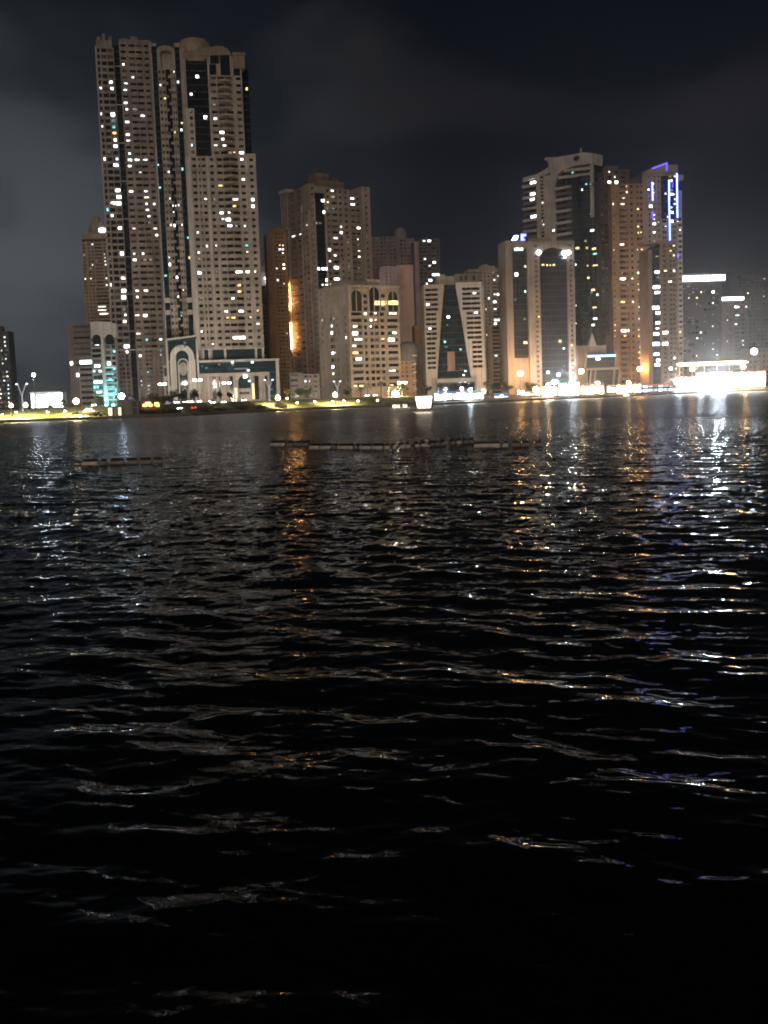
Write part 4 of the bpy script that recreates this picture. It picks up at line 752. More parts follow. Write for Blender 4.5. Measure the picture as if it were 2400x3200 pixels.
    for x_, y_, c, s_ in ((520,520,'cool',.7),(425,628,'big',.7),(515,680,'cool',.7),(470,915,'big',1.2),(525,1065,'cool',.7),(522,1138,'cool',.7),(525,1218,'big',1.0),(528,1365,'big',.9),(592,1190,'white',.5),(800,475,'cool',1.4),(805,640,'blue',1.3),(705,700,'white',.9),(810,715,'cool',1.5),(868,712,'white',1.0),(868,795,'white',1.0),(875,875,'white',1.0),(805,940,'cool',1.0),(815,1025,'big',1.4),(815,1180,'big',1.5),(755,1098,'cool',.7),(720,1262,'cool',.7),(980,1095,'dim',1.3),(930,1178,'white',.6),(988,1322,'white',1.0),(862,1565,'white',.8),(770,400,'dim',2.0),(870,400,'warm',1.0)):
        p = P(x_, y_, -.3); yy = -.25 if x_ < 935 else 1.5; b.win(p[0]-s_, p[0]+s_, p[1]-s_*.7, p[1]+s_*.7, yy-.1, c)
    b.finish()
    b = Bld("apartment_block", "tan block with a bright stacked glass stair in front of the neon outlined tower", 2070, 950, 640, 8, 3)
    X, Z, q = b.X, b.Z, b.q; w = b.W("wall", wall("render_bistre", (.36, .25, .17))); zt = Z(2080, 762)
    xa, xb, xc_, xd = X(2027, 950), X(2039, 950), X(2063, 950), X(2112, 950)
    w.box(xa, xb-.02, 0, 14, 0, zt-3); w.box(xb, xc_, 1.1, 14, 0, Z(2050, 775))
    MB().box(xb, xc_, .5, 1.08, 0, Z(2050, 775)).build("glass_stair", GGREY, b.e)
    b.grid(w, xc_+.02, xd, 0, zt, [(X(2073, 950), X(2082, 950)), (X(2093, 950), X(2101, 950)), (X(2104, 950), X(2111, 950))], 30, .32, .72, lit=.02, back=18, dark=('dark2',)); w.prism([(xa-1.5, Z(2015, 764)), (xc_, zt+.02), (xd, zt+.02), (xd, zt+1.2), (xc_, zt+1.6), (xa-1.5, Z(2015, 760))], -.6, 8)
    for x_, y_, c, s_ in ((612,155,'big',1.9),(620,210,'dim',.8),(605,295,'big',2.1),(615,350,'big',1.9),(605,490,'big',2.2),(625,540,'big',1.9),(620,635,'big',1.5),(608,690,'white',1.9),(608,738,'big',2.0),(608,830,'big',2.0),(610,930,'big',2.0),(625,985,'big',1.3),(608,1030,'big',1.9),(610,12,'dim',1.4)): p = q(7, x_, y_, .4); b.win(p[0]-s_, p[0]+s_, p[1]-.9, p[1]+.9, .3, c)
    for x_, y_, c, s_ in ((685,148,'gold',1.5),(730,248,'white',1.5),(690,725,'big',1.7),(692,828,'big',1.6),(772,150,'white',.9),(785,972,'white',1.1),(742,1062,'big',1.5),(790,1068,'gold',1.0)): p = q(7, x_, y_, -.1); b.win(p[0]-s_, p[0]+s_, p[1]-.8, p[1]+.8, -.25, c)
    b.light(6, [(1285,838,'warm'),(1318,790),(1318,885),(1318,995,'white')]); b.finish()

    # spired entrance building
    b = Bld("shop_building", "low pale building with a small spire and blue light strip below the black tower", 1865, 1150, 640, 6, 3)
    X, Z, q = b.X, b.Z, b.q; w = b.W("wall", wall("render_shell", (.42, .36, .33))); P = lambda x, y, o=0: q(15, x, y, o)
    w.box(P(1120, 200)[0], P(1510, 200)[0], 6, 20, 0, P(1300, 95)[1]); w.box(P(1150, 200)[0], P(1290, 200)[0], 2, 19, 0, P(1200, 140)[1])
    p = P(1365, 90); MB().add([(p[0]-2.0, 5, P(1365, 95)[1]-1), (p[0]+2.0, 5, P(1365, 95)[1]-1), (p[0]+2.0, 9, P(1365, 95)[1]-1), (p[0]-2.0, 9, P(1365, 95)[1]-1), (p[0]+.1, 7, P(1370, -50)[1])], [(0, 1, 4), (1, 2, 4), (2, 3, 4), (3, 0, 4), (3, 2, 1, 0)]) if False else None
    sp = MB(); zb = P(1365, 95)[1]; sp.add([(p[0]-2.0, 5, zb), (p[0]+2.0, 5, zb), (p[0]+2.0, 9, zb), (p[0]-2.0, 9, zb), (p[0]+.1, 7, P(1370, -50)[1])], [(0, 1, 4), (1, 2, 4), (2, 3, 4), (3, 0, 4), (3, 2, 1, 0)]); sp.build("spire", PALE, b.e)
    z1, z2 = P(1400, 330)[1], P(1400, 190)[1]
    MB().prism([(P(1268, 330)[0], z1), (P(1555, 330)[0], z1), (P(1570, 190)[0], z2), (P(1285, 190)[0], z2)], .4, 5).build("glass_panel", GGREY, b.e)
    w.prism([(P(1560, 330)[0], z1), (P(1575, 330)[0], z1), (P(1590, 180)[0], z2+.8), (P(1572, 180)[0], z2+.8)], -.1, 5); w.prism([(P(1240, 330)[0], z1), (P(1266, 330)[0], z1), (P(1284, 180)[0], z2+.8), (P(1262, 180)[0], z2+.8)], -.1, 5)
    w.box(P(1265, 340)[0], P(1620, 340)[0], -.4, 5, P(1400, 352)[1], z1-.02)
    MB().box(P(1283, 210)[0], P(1570, 210)[0], -.2, .38, P(1400, 218)[1], P(1400, 196)[1]).build("light_strip", emit("strip_blue", (.42, .62, 1.0), 3), b.e)
    MB().box(P(1370, 235)[0], P(1410, 235)[0], 0, .38, P(1400, 245)[1], P(1400, 228)[1]).build("light_strip", WIN['big'], b.e)
    z0 = P(1400, 460)[1]; MB().prism([(P(1290, 460)[0], 0), (P(1590, 460)[0], 0), (P(1612, 352)[0], P(1400, 353)[1]), (P(1312, 352)[0], P(1400, 353)[1])], .4, 5).build("glass_panel", GGREY, b.e)
    for a, c in ((1290, 1320), (1345, 1365), (1545, 1560), (1590, 1620)): w.prism([(P(a-8, 480)[0], 0), (P(a+8, 480)[0], 0), (P(c+8, 352)[0], P(1400, 353)[1]), (P(c-8, 352)[0], P(1400, 353)[1])], -.2, .39)
    b.finish()

    # dark slab with the bright rooftop band
    b = Bld("office_building", "dark flat slab with a brilliant white light band along its roof", 2185, 1000, 760, 2, 3)
    X, Z, q = b.X, b.Z, b.q; w = b.W("wall", wall("render_night", (.07, .067, .075))); P = lambda x, y, o=0: q(7, x, y, o)
    x0, x1, zt = P(795, 600)[0], P(1222, 600)[0], P(1000, 262)[1]
    b.grid(w, x0, x1, 0, zt, [(x0+2+i*(x1-x0-3)/10, x0+2+i*(x1-x0-3)/10+(x1-x0)/10*.62) for i in range(10)], 18, .3, .72, lit=.09, mix=('dim', 'dimc', 'dim', 'white'), back=24, dark=('dark2', 'dark2', 'dark'))
    w.box(x0-.6, x1+.8, -.8, 24, zt+.02, P(1000, 242)[1]); rt = emit("roof_band", (.92, .95, 1.0), 8)
    for a, c in ((788, 1024), (1034, 1248)): MB().box(P(a, 210)[0], P(c, 210)[0], -1.6, .5, P(1000, 236)[1], P(1000, 187)[1]).build("light_band", rt, b.e)
    w.box(x0+3, x1-1, 1.2, 20, P(1000, 242)[1]+.02, P(1000, 165)[1])
    b.light(7, [(915,318,'dim'),(962,320,'dim'),(1140,340,'big'),(1040,365,'gold'),(918,413,'white'),(1003,413,'gold'),(1145,470,'cool'),(965,597,'dim'),(1010,740,'cool'),(995,785,'cool'),(1150,870,'cool'),(1185,915,'cool'),(1150,690,'cool')], tol=22); b.finish()
    b = Bld("apartment_block", "narrow grey block topped by a short white light bar near the right edge", 2300, 1000, 800, 2, 3)
    X, Z, q = b.X, b.Z, b.q; w = b.W("wall", wall("render_greyrose", (.21, .17, .155))); P = lambda x, y, o=0: q(7, x, y, o); x0, x1, zt = P(1225, 600)[0], P(1470, 600)[0], P(1300, 425)[1]
    b.grid(w, x0, x1, 0, zt, [(P(a, 600)[0], P(c, 600)[0]) for a, c in ((1272, 1285), (1300, 1315), (1345, 1395), (1408, 1435), (1452, 1462))], 20, .3, .74, lit=.1, back=20)
    MB().box(P(1228, 400)[0], P(1428, 400)[0], -.8, .6, P(1300, 416)[1], P(1300, 388)[1]).build("light_band", rt, b.e); w.box(x0+.5, x1-4, 1, 16, zt+.01, P(1300, 392)[1])
    b.light(7, [(1382,468,'big'),(1453,470,'big'),(1365,545,'cool'),(1388,625),(1417,805),(1400,848,'cool'),(1215,620,'cool')]); b.finish(60)
    for nm, x0_, x1_, yt, Y, cs in (("broad far dark block with faint lit windows behind the grey light-bar block", 2308, 2408, 862, 1150, 8), ("lower far block with scattered lights at the right edge, before the broad dark one", 2338, 2440, 975, 1000, 8)):
        b = Bld("apartment_block", nm, (x0_+x1_)/2, 1000, Y, 0, 3, group=None); X, Z = b.X, b.Z; w = b.W("wall", FAR if Y > 1100 else wall("render_farlow", (.14, .135, .135))); zt = Z((x0_+x1_)/2, yt+6)
        a, c = X(x0_, 1000), X(x1_, 1000); b.grid(w, a, c, 0, zt, [(a+(c-a)*(i+.2)/cs, a+(c-a)*(i+.75)/cs) for i in range(cs)], round(zt/3.4), .3, .75, lit=.09, mix=('dim', 'white', 'dimc', 'cool'), back=24); w.box(a+3, c-8, 3, 14, zt+.01, zt+3.5); b.finish(60)
    b = Bld("apartment_block", "pinkish low block behind the bright promenade at the right edge", 2380, 1150, 780, 0, 2.5); X, Z = b.X, b.Z; w = b.W("wall", wall("render_blush", (.36, .27, .24)))
    b.grid(w, X(2335, 1150), X(2440, 1150), 0, Z(2370, 1088), [(X(2342+i*14, 1150), X(2349+i*14, 1150)) for i in range(7)], 7, .3, .7, lit=.05); b.finish(40)
right_blocks()
# ================================================================== shore, promenade, water
HOR = lambda sx: 1236 - .0349*(sx-1200)
SH = [(-900, 44), (-300, 44), (100, 44), (600, 43), (860, 38), (1040, 36.5), (1260, 36.5), (1500, 35), (1700, 32), (2000, 29.5), (2250, 27.5), (2400, 27), (3300, 26)]
def shore_d(sx):
    for (a, da), (c, dc) in zip(SH, SH[1:]):
        if a <= sx <= c: return da + (dc-da)*(sx-a)/(c-a)
    return SH[0][1] if sx < SH[0][0] else SH[-1][1]
def shore(sx): return on_z(sx, HOR(sx)+shore_d(sx), 0.0)
def ztop(sx): return 4.45 - 1.5*min(1, max(0, (sx-1280)/220))
def inland(sx, off, z):
    p = shore(sx); r = Vector((p.x, p.y, 0)).normalized(); q = p + r*off; q.z = z; return q
def ground_z(sx, off):
    zt = ztop(sx)
    return 1.05 + (zt-1.05)*min(1, max(0, (off-3)/32))
def place(sx, off): return inland(sx, off, ground_z(sx, off))
def strip(name, sxs, offs, zs, mat, jit=0):
    mb = MB(); rows = []
    for sx in sxs:
        rows.append([inland(sx, o, z(sx) if callable(z) else z) for o, z in zip(offs, zs)])
    n = len(offs)
    for r in rows: mb.v += [tuple(p + Vector((0, 0, random.uniform(-jit, jit)))) for p in r]
    for i in range(len(rows)-1):
        for j in range(n-1): a = i*n+j; mb.f.append((a, a+n, a+n+1, a+1))
    return tag(mb.build(name, mat), kind="structure")
def grass_mat():
    m, nt, b = new_mat("grass_turf"); N, L = nt.nodes, nt.links; b.inputs["Roughness"].default_value = .95
    tc = N.new("ShaderNodeTexCoord"); n = N.new("ShaderNodeTexNoise"); n.inputs["Scale"].default_value = .35; n.inputs["Detail"].default_value = 8; L.new(tc.outputs["Object"], n.inputs["Vector"])
    r = N.new("ShaderNodeValToRGB"); r.color_ramp.elements[0].position = .35; r.color_ramp.elements[0].color = (.05, .06, .012, 1); r.color_ramp.elements[1].position = .65; r.color_ramp.elements[1].color = (.13, .13, .03, 1)
    e = r.color_ramp.elements.new(.5); e.color = (.09, .10, .02, 1); L.new(n.outputs[0], r.inputs[0]); L.new(r.outputs[0], b.inputs["Base Color"]); return m
GRASS = grass_mat(); STONE = wall("quay_stone", (.16, .14, .12), scale=.6); PAVE = wall("paving", (.30, .26, .22), scale=.4, streak=0); ASPH = plain("asphalt", (.05, .05, .052), .9); EARTH = wall("earth", (.16, .13, .10), scale=.05, streak=0)
lin = lambda a, c, n: [a+(c-a)*i/n for i in range(n+1)]
strip("quay_wall_face", lin(-900, 3300, 140), (0, .35), (-2.0, 1.0), STONE)
strip("quay_edge", lin(-900, 3300, 140), (.36, 3.0), (1.0, 1.05), PAVE)
gz = lambda o: (lambda sx: ground_z(sx, o))
strip("bank", lin(-900, 1330, 90), (3.0, 8, 14, 20, 27, 35), tuple(gz(o) for o in (3.0, 8, 14, 20, 27, 35)), GRASS, .06)
strip("promenade", lin(1330, 3300, 60), (3.0, 8, 14, 20, 27, 35), tuple(gz(o) for o in (3.0, 8, 14, 20, 27, 35)), PAVE)
strip("ground", lin(-900, 3300, 140), (35, 42, 120, 600, 60000), tuple(gz(35) for _ in range(5)), EARTH)
strip("road", lin(-900, 3300, 140), (40, 52), tuple((lambda sx: ztop(sx)+.05) for _ in range(2)), ASPH)

# ---- water: one sheet whose ripples are a random wave field
def wave_field(n, size, lam_p, dirv, spread, slope, seed, lam_min, tail=4.0):
    g = np.random.default_rng(seed); k1 = np.fft.fftfreq(n, size/n)*2*np.pi; kx, ky = np.meshgrid(k1, k1, indexing='xy'); k = np.hypot(kx, ky); k[0, 0] = 1
    kp = 2*np.pi/lam_p; th = np.arctan2(ky, kx)-math.atan2(dirv[1], dirv[0])
    S = k**(-tail)*np.exp(-(kp/k)**2.5)*(np.abs(np.cos(th/2))**(2*spread)+np.abs(np.cos((th+np.pi)/2))**(2*spread))*np.exp(-(k*lam_min/(2*np.pi))**2); S[0, 0] = 0
    H = (g.normal(size=(n, n))+1j*g.normal(size=(n, n)))*np.sqrt(S)
    h = np.fft.ifft2(H).real; sx = np.fft.ifft2(1j*kx*H).real; sy = np.fft.ifft2(1j*ky*H).real
    f = slope/np.sqrt((sx**2+sy**2).mean()); return h*f, sx*f, sy*f, size
def sample(fld, x, y):
    h, a, c, size = fld; n = h.shape[0]; u = (x/size*n) % n; v = (y/size*n) % n; i = np.floor(u).astype(int) % n; j = np.floor(v).astype(int) % n; fu, fv = u-np.floor(u), v-np.floor(v); i2, j2 = (i+1) % n, (j+1) % n
    out = []
    for q in (h, a, c): out.append((q[j, i]*(1-fu)+q[j, i2]*fu)*(1-fv)+(q[j2, i]*(1-fu)+q[j2, i2]*fu)*fv)
    return out
WAVES = [wave_field(1024, 61.0, 2.5, (.42, 1), 6, .088, 3, .14, 4.4), wave_field(512, 97.0, 5.5, (.55, 1), 8, .030, 5, 1.2), wave_field(1024, 23.7, .7, (-.15, 1), 3, .019, 9, .10, 4.5)]
def water_mat():
    """dark silty lagoon water: Fresnel mirror over a near-black body"""
    m = bpy.data.materials.new("sea_water"); m.use_nodes = True; nt = m.node_tree; N, L = nt.nodes, nt.links; N.clear(); out = N.new("ShaderNodeOutputMaterial")
    an = N.new("ShaderNodeAttribute"); an.attribute_name = "ripple"
    g = N.new("ShaderNodeBsdfGlossy"); g.inputs["Color"].default_value = (.42, .44, .46, 1); L.new(an.outputs["Fac"], g.inputs["Roughness"])
    d = N.new("ShaderNodeBsdfDiffuse"); d.inputs["Color"].default_value = (.0025, .0032, .004, 1)
    f = N.new("ShaderNodeFresnel"); f.inputs["IOR"].default_value = 1.333
    mx = N.new("ShaderNodeMixShader"); L.new(f.outputs[0], mx.inputs[0]); L.new(d.outputs[0], mx.inputs[1]); L.new(g.outputs[0], mx.inputs[2]); L.new(mx.outputs[0], out.inputs[0]); return m
def make_water():
    ang = np.concatenate([np.radians(np.linspace(-80, -21, 50)), np.radians(np.linspace(-20.9, 20.9, 620)), np.radians(np.linspace(21, 80, 50))])
    dep = np.concatenate([np.linspace(math.atan2(CAMH, 6.0), math.atan2(CAMH, 60.0), 640), np.linspace(math.atan2(CAMH, 60.3), math.atan2(CAMH, 1200.0), 260)])
    dist = CAMH/np.tan(dep); A, D = np.meshgrid(ang, dist); x = (D*np.sin(A)).ravel(); y = (D*np.cos(A)).ravel()
    jit = rng.uniform(-.4, .4, x.size)*np.repeat(np.gradient(dist), ang.size); far = np.clip((np.hypot(x, y)-50)/40, 0, 1); r = np.hypot(x, y); x += x/r*jit*far; y += y/r*jit*far
    h = np.zeros_like(x); a = np.zeros_like(x); c = np.zeros_like(x)
    # calm and ruffled patches
    gust = .80+.40*np.sin(x*.021+1.3+.6*np.sin(y*.013))*np.sin(y*.017+.4)+.16*np.sin(x*.09+y*.05)
    for f in WAVES:
        q = sample(f, x, y); h += q[0]*gust; a += q[1]*gust; c += q[2]*gust
    # beyond ~100 m the ripples are finer than the sheet's own facets: their slope goes into the surface roughness
    res = 1/(1+(r/128)**3.2); rough = np.clip(.035+.32*(1-res)**1.1*(.75+.3*gust), .03, .36); keepn = .40+.60*res
    nrm = np.stack([-a*keepn, -c*keepn, np.ones_like(a)], 1); nrm /= np.linalg.norm(nrm, axis=1)[:, None]
    nr, nc = len(dist), len(ang); idx = np.arange(nr*nc).reshape(nr, nc)
    q = np.stack([idx[:-1, :-1], idx[:-1, 1:], idx[1:, 1:], idx[1:, :-1]], -1).reshape(-1, 4)
    me = bpy.data.meshes.new("water"); me.vertices.add(x.size); me.vertices.foreach_set("co", np.stack([x, y, h], 1).astype(np.float32).ravel())
    me.loops.add(q.size); me.loops.foreach_set("vertex_index", q.astype(np.int32).ravel()); me.polygons.add(len(q)); me.polygons.foreach_set("loop_start", np.arange(0, q.size, 4, dtype=np.int32)); me.update(calc_edges=True)
    me.polygons.foreach_set("use_smooth", np.ones(len(q), dtype=bool)); me.normals_split_custom_set_from_vertices(nrm.astype(np.float32)); at_ = me.attributes.new('ripple', 'FLOAT', 'POINT'); at_.data.foreach_set('value', rough.astype(np.float32)); me.materials.append(water_mat())
    o = bpy.data.objects.new("water", me); COL.objects.link(o); tag(o, kind="structure")
make_water()

# ================================================================== floating booms
FPALE = plain("float_pale", (.66, .58, .5), .5); FDARK = plain("float_dark", (.02, .02, .02), .6)
def boom(label, segs, ypix, zk):
    x0, y0, k = zk; e = empty("floating_boom", on_z(x0+segs[0][0]*k, y0+ypix(segs[0][0])*k, 0), 0, label, "floating boom", "floating booms on the water")
    prev = None; rope = []
    for i, (a, c, pale) in enumerate(segs):
        A = on_z(x0+a*k, y0+ypix(a)*k, 0)-e.location; B_ = on_z(x0+c*k, y0+ypix(c)*k, 0)-e.location; d = B_-A; Ln = d.length; yaw = math.atan2(d.y, d.x)
        mb = MB(); n = 10; r_ = .21
        pts = []; prof = [(0, .06), (.04, r_*.85), (.12, r_), (Ln-.12, r_), (Ln-.04, r_*.85), (Ln, .06)]
        for xx, rr in prof:
            for q_ in range(n): t = 2*math.pi*q_/n; pts.append((xx, rr*math.cos(t), .10+rr*math.sin(t)))
        mb.add(pts, [(j*n+q_, j*n+(q_+1) % n, (j+1)*n+(q_+1) % n, (j+1)*n+q_) for j in range(len(prof)-1) for q_ in range(n)])
        f = mb.build("float", FPALE if pale else plain("float_weathered", (.24, .21, .185), .6), e, True); f.location = A; f.rotation_euler.z = yaw
        cap = MB().box(.1, Ln-.1, .1, .34, .2, .55).build("ridge", FDARK, e); cap.location = A; cap.rotation_euler.z = yaw
        if i % 3 == 0: pm = MB().tube([(0, .1, -.3), (0, .1, .75)], .05, 6).build("post", FDARK, e); pm.location = A
        rope += [A+Vector((0, 0, .12)), B_+Vector((0, 0, .12))]
    MB().tube(rope, .04, 5).build("rope", FDARK, e)
K1 = (800, 1340, .5425)
def yb(x): 
    pts = [(60, 98), (300, 99), (310, 116), (760, 118), (980, 103), (1260, 80)]
    for (a, p), (c, q) in zip(pts, pts[1:]):
        if x <= c: return p+(q-p)*max(0, x-a)/(c-a)
    return 80
boom("long chain of pale floats strung across the middle of the dark water", [(85,163,1),(180,213,0),(220,258,0),(262,300,0)], lambda x: 98, K1)
boom("longest sagging chain of short pale floats with dark posts", [(310,364,1),(371,429,1),(440,462,0),(470,558,1),(567,590,0),(598,659,1),(667,729,1),(740,772,1),(788,808,1),(832,862,1),(866,888,1),(917,943,1),(952,984,1),(1004,1032,0),(1034,1062,0),(1068,1094,0),(1125,1146,0),(1156,1184,1),(1196,1228,0),(1232,1265,0)], yb, K1)
boom("short chain of floats starting with one long pale float, right of the longest chain", [(1256,1408,1),(1420,1454,1),(1470,1522,0),(1526,1575,0),(1600,1650,0)], lambda x: 107-.02*(x-1256), K1)
boom("low dark boom with one pale end block, alone on the left water", [(158,292,1),(310,372,0),(392,520,0),(526,640,0),(646,760,0),(766,850,0)], lambda x: 290-.028*(x-150), (200, 1350, .36167))

# ================================================================== lamps
LAMPK = 3.0
def lamp_mat(c, s):
    s *= LAMPK; return emit("lamp_%d_%d_%d_%d" % (c[0]*100, c[1]*100, c[2]*100, s), c, s)
STEEL = plain("post_steel", (.10, .10, .10), .5, .4); WPOST = plain("post_white", (.75, .75, .74), .4)
WARMW, COOLW, ORNG, BLUEW = (1, .72, .42), (.86, .95, 1), (1, .48, .14), (.68, .82, 1)
def added_spot(e, loc, pw, c):
    ld = bpy.data.lights.new("added_spot", 'SPOT'); ld.energy = pw; ld.color = c; ld.spot_size = R(130); ld.spot_blend = .7; ld.shadow_soft_size = .3; lo = bpy.data.objects.new("added_spot", ld); COL.objects.link(lo); lo.parent = e; lo.location = loc; lo.rotation_euler = (R(112), 0, 0)  # spot added beside a lamp as fill light on the facades
def globe_lamp(sx, sy, off, r, c, s, label, pw=0, group="globe lamps along the waterfront"):
    """post with a glowing globe lantern"""
    p = place(sx, off); g = at(sx, sy, p.y); h = max(1.2, g.z-p.z)
    e = empty("street_lamp", (g.x, p.y, p.z), 0, label, "street lamp", group)
    MB().lathe([(.22, 0), (.22, .35), (.09, .6), (.07, h-r*.9)], n=8).build("post", STEEL, e)
    gb = MB().ball((0, 0, h), r, 14).build("globe", lamp_mat(c, s), e, True); MB().lathe([(r*.55, 0), (r*.2, r*.35), (.04, r*.5)], n=10, cz=h+r*.86).build("cap", STEEL, gb)
    if pw < 0: added_spot(e, (0, r*1.4, h), -pw, (1, .70, .42) if c == ORNG else (1, .80, .62))
    if pw > 0:
        added_spot(e, (0, r*1.4, h+.4), 27000, (1, .84, .68))
        ld = bpy.data.lights.new("added_spot", 'SPOT'); ld.energy = pw; ld.color = (1, .82, .42); ld.spot_size = R(150); ld.spot_blend = .9; ld.shadow_soft_size = .4; lo = bpy.data.objects.new("added_spot", ld); COL.objects.link(lo); lo.parent = e
        lo.location = (0, -r*1.3, h+2.6); lo.rotation_euler = (R(2), 0, 0)  # second added spot floats above the globe to light the grass
    MB().lathe([(.08, 0), (r*.5, .12), (r*.5, .2)], n=10, cz=h-r*1.12).build("collar", STEEL, e)
for a in [
    (35, 1268, 10, .72, WARMW, 5, "warm low globe lamp on the grass beside the frame's left edge", 60000), (80, 1266, 9, .8, WARMW, 5, "warm globe lamp on the grass at the foot of the leaning fork mast", 60000),
    (238, 1254, 12, 1.05, WARMW, 12, "bright warm globe lamp at the top of the glowing embankment steps", 70000), (380, 1238, 45, 1.15, BLUEW, 40, "brilliant bluish globe lamp below the turquoise washed block", -2500),
    (868, 1244, 15, 1.0, WARMW, 6, "white globe lamp right of the columned hall", 90000), (1047, 1234, 12, 1.0, WARMW, 6, "white globe lamp on a dark post in front of the lit grass slope", 110000),
    (1236, 1235, 40, 1.5, WARMW, 18, "large dazzling white globe lamp right of the palm", 60000), (1443, 1214, 42, .8, COOLW, 6, "white globe lamp standing above the first lit shop row", -13000), (1511, 1222, 30, 1.0, WARMW, 5, "warm globe lamp at the end of the first lit shop row", -13000),
    (1626, 1167, 38, 1.25, ORNG, 60, "tall orange globe lamp in front of the beige portal block", -8000), (1675, 1217, 16, 1.35, ORNG, 60, "low orange globe lamp left of the dazzling kiosks", -8000), (1816, 1160, 30, 1.2, (1, .66, .32), 40, "tall warm globe lamp in front of the spired shop building", -8000),
    (1999, 1153, 34, 1.2, ORNG, 60, "tall orange globe lamp in front of the amber tower", -8000), (2163, 1153, 30, 1.3, ORNG, 60, "orange globe lamp under the left end of the long canopy", -8000), (2322, 1146, 30, 1.3, ORNG, 60, "orange globe lamp under the right end of the long canopy", -8000),
    (1748, 1158, 60, .6, COOLW, 5, "small white lamp high before the dark glass field")]:
    globe_lamp(*a)
def fork_mast(sx, sy_top, sy_base, off, lean, label, lit):
    """white Y-shaped mast with two flared heads"""
    p = place(sx, off); g = at(sx, sy_top, p.y); h = g.z-p.z
    e = empty("fork_mast", (at(sx, sy_base, p.y).x, p.y, p.z), 0, label, "light mast", "white forked masts")
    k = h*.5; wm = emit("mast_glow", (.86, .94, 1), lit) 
    MB().tube([(0, 0, 0), (.05*lean, 0, k*.6), (0, 0, k)], [.26, .22, .22], 8).build("pole", WPOST, e)
    for s_ in (-1, 1):
        w_ = h*.15*s_
        arm = [(0, 0, k-.2), (w_*.25+lean*.1, 0, k+h*.18), (w_*.62+lean*.2, 0, h*.82), (w_*.9+lean*.3, 0, h*.97), (w_*1.25+lean*.3, 0, h*1.0)]
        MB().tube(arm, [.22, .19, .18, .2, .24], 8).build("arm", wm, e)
        MB().lathe([(.1, .3), (.42, .1), (.46, -.1), (.25, -.25)], n=10, cx=arm[-1][0], cz=arm[-1][2]).build("lamp_head", emit("mast_lamp", (.86, .94, 1), 3.5), e)
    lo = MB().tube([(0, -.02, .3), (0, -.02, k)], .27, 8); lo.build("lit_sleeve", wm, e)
fork_mast(70, 1200, 1258, 30, .6, "white forked mast on the far left shore, leaning slightly", .45)
fork_mast(842, 1187, 1238, 40, 0, "white forked mast in front of the columned hall", 1.2)
fork_mast(1055, 1192, 1235, 40, 0, "white forked mast in front of the beige corner block's grey side", 1.0)

def double_lamp(sx0, sx1, sy, off, s, label):
    sm = (sx0+sx1)/2; p = place(sm, off); g = at(sm, sy, p.y); h = g.z-p.z; hw = (at(sx1, sy, p.y).x-at(sx0, sy, p.y).x)/2
    e = empty("street_lamp", (g.x, p.y, p.z), 0, label, "street lamp", "tall double headed street lamps"); MB().lathe([(.2, 0), (.2, .5), (.1, 1), (.07, h+.3)], n=8).build("post", STEEL, e)
    added_spot(e, (0, 1.2, h+.3), 26000 if sy < 1190 else 12000, (1, .88, .74))
    for q in (-1, 1):
        ar = MB().tube([(0, 0, h-.5), (q*hw*.5, 0, h+.25), (q*hw, 0, h+.3)], .06, 6).build("arm", STEEL, e)
        MB().lathe([(.15, .35), (.75, .2), (.8, -.15), (.5, -.5), (.05, -.6)], cx=q*hw, n=12, cz=h).build("lamp_head", lamp_mat((1, .90, .76), s*.2), ar, True)
double_lamp(608, 626, 1187, 108, 60, "double headed street lamp between the arched porch and the columned hall")
double_lamp(700, 716, 1196, 112, 60, "double headed street lamp before the columned hall's middle")  # street lamp added to brighten the podium
double_lamp(500, 514, 1200, 118, 60, "added double headed street lamp lighting the podium, left of the arched porch")  # this lamp is added too, for light on the podium front
double_lamp(1248, 1266, 1195, 40, 60, "double headed street lamp right of the beige arched block")
def floodlight_pole(sx, sy, off, r, c, s, label, n=1, up=0):
    p = place(sx, off); g = at(sx, sy, p.y); h = g.z-p.z
    e = empty("floodlight_pole", (g.x, p.y, p.z), 0, label, "floodlight", "floodlight poles along the shore"); MB().lathe([(.25, 0), (.12, h)], n=8).build("post", STEEL, e); MB().box(-r*.9, r*.9, -.1, .1, h-.25, h-.1).build("bracket", STEEL, e)
    if up: added_spot(e, (0, 2, h), up, c)
    for i in range(n):
        cx = (i-(n-1)/2)*r*1.7; MB().lathe([(r*.5, -.5), (r, -.12), (r*.93, .1), (.05, .35)], 0, 0, 14, 0, lambda x, y, z, cx=cx: (cx+x, -z-.2, h+y)).build("lamp_head", lamp_mat(c, s), e, True)
floodlight_pole(2356, 1098, 60, 1.9, BLUEW, 20, "tall bluish floodlight on a pole at the right end of the promenade")
floodlight_pole(2245, 1178, 8, 1.9, COOLW, 230, "most dazzling twin floodlight at the water's edge", 2, 7000)
floodlight_pole(2190, 1190, 9, 1.2, COOLW, 320, "smaller white floodlight left of the most dazzling one", 1, 5000)
floodlight_pole(1788, 1196, 9, 1.3, COOLW, 380, "white floodlight above the dazzling kiosks", 1, 9000)

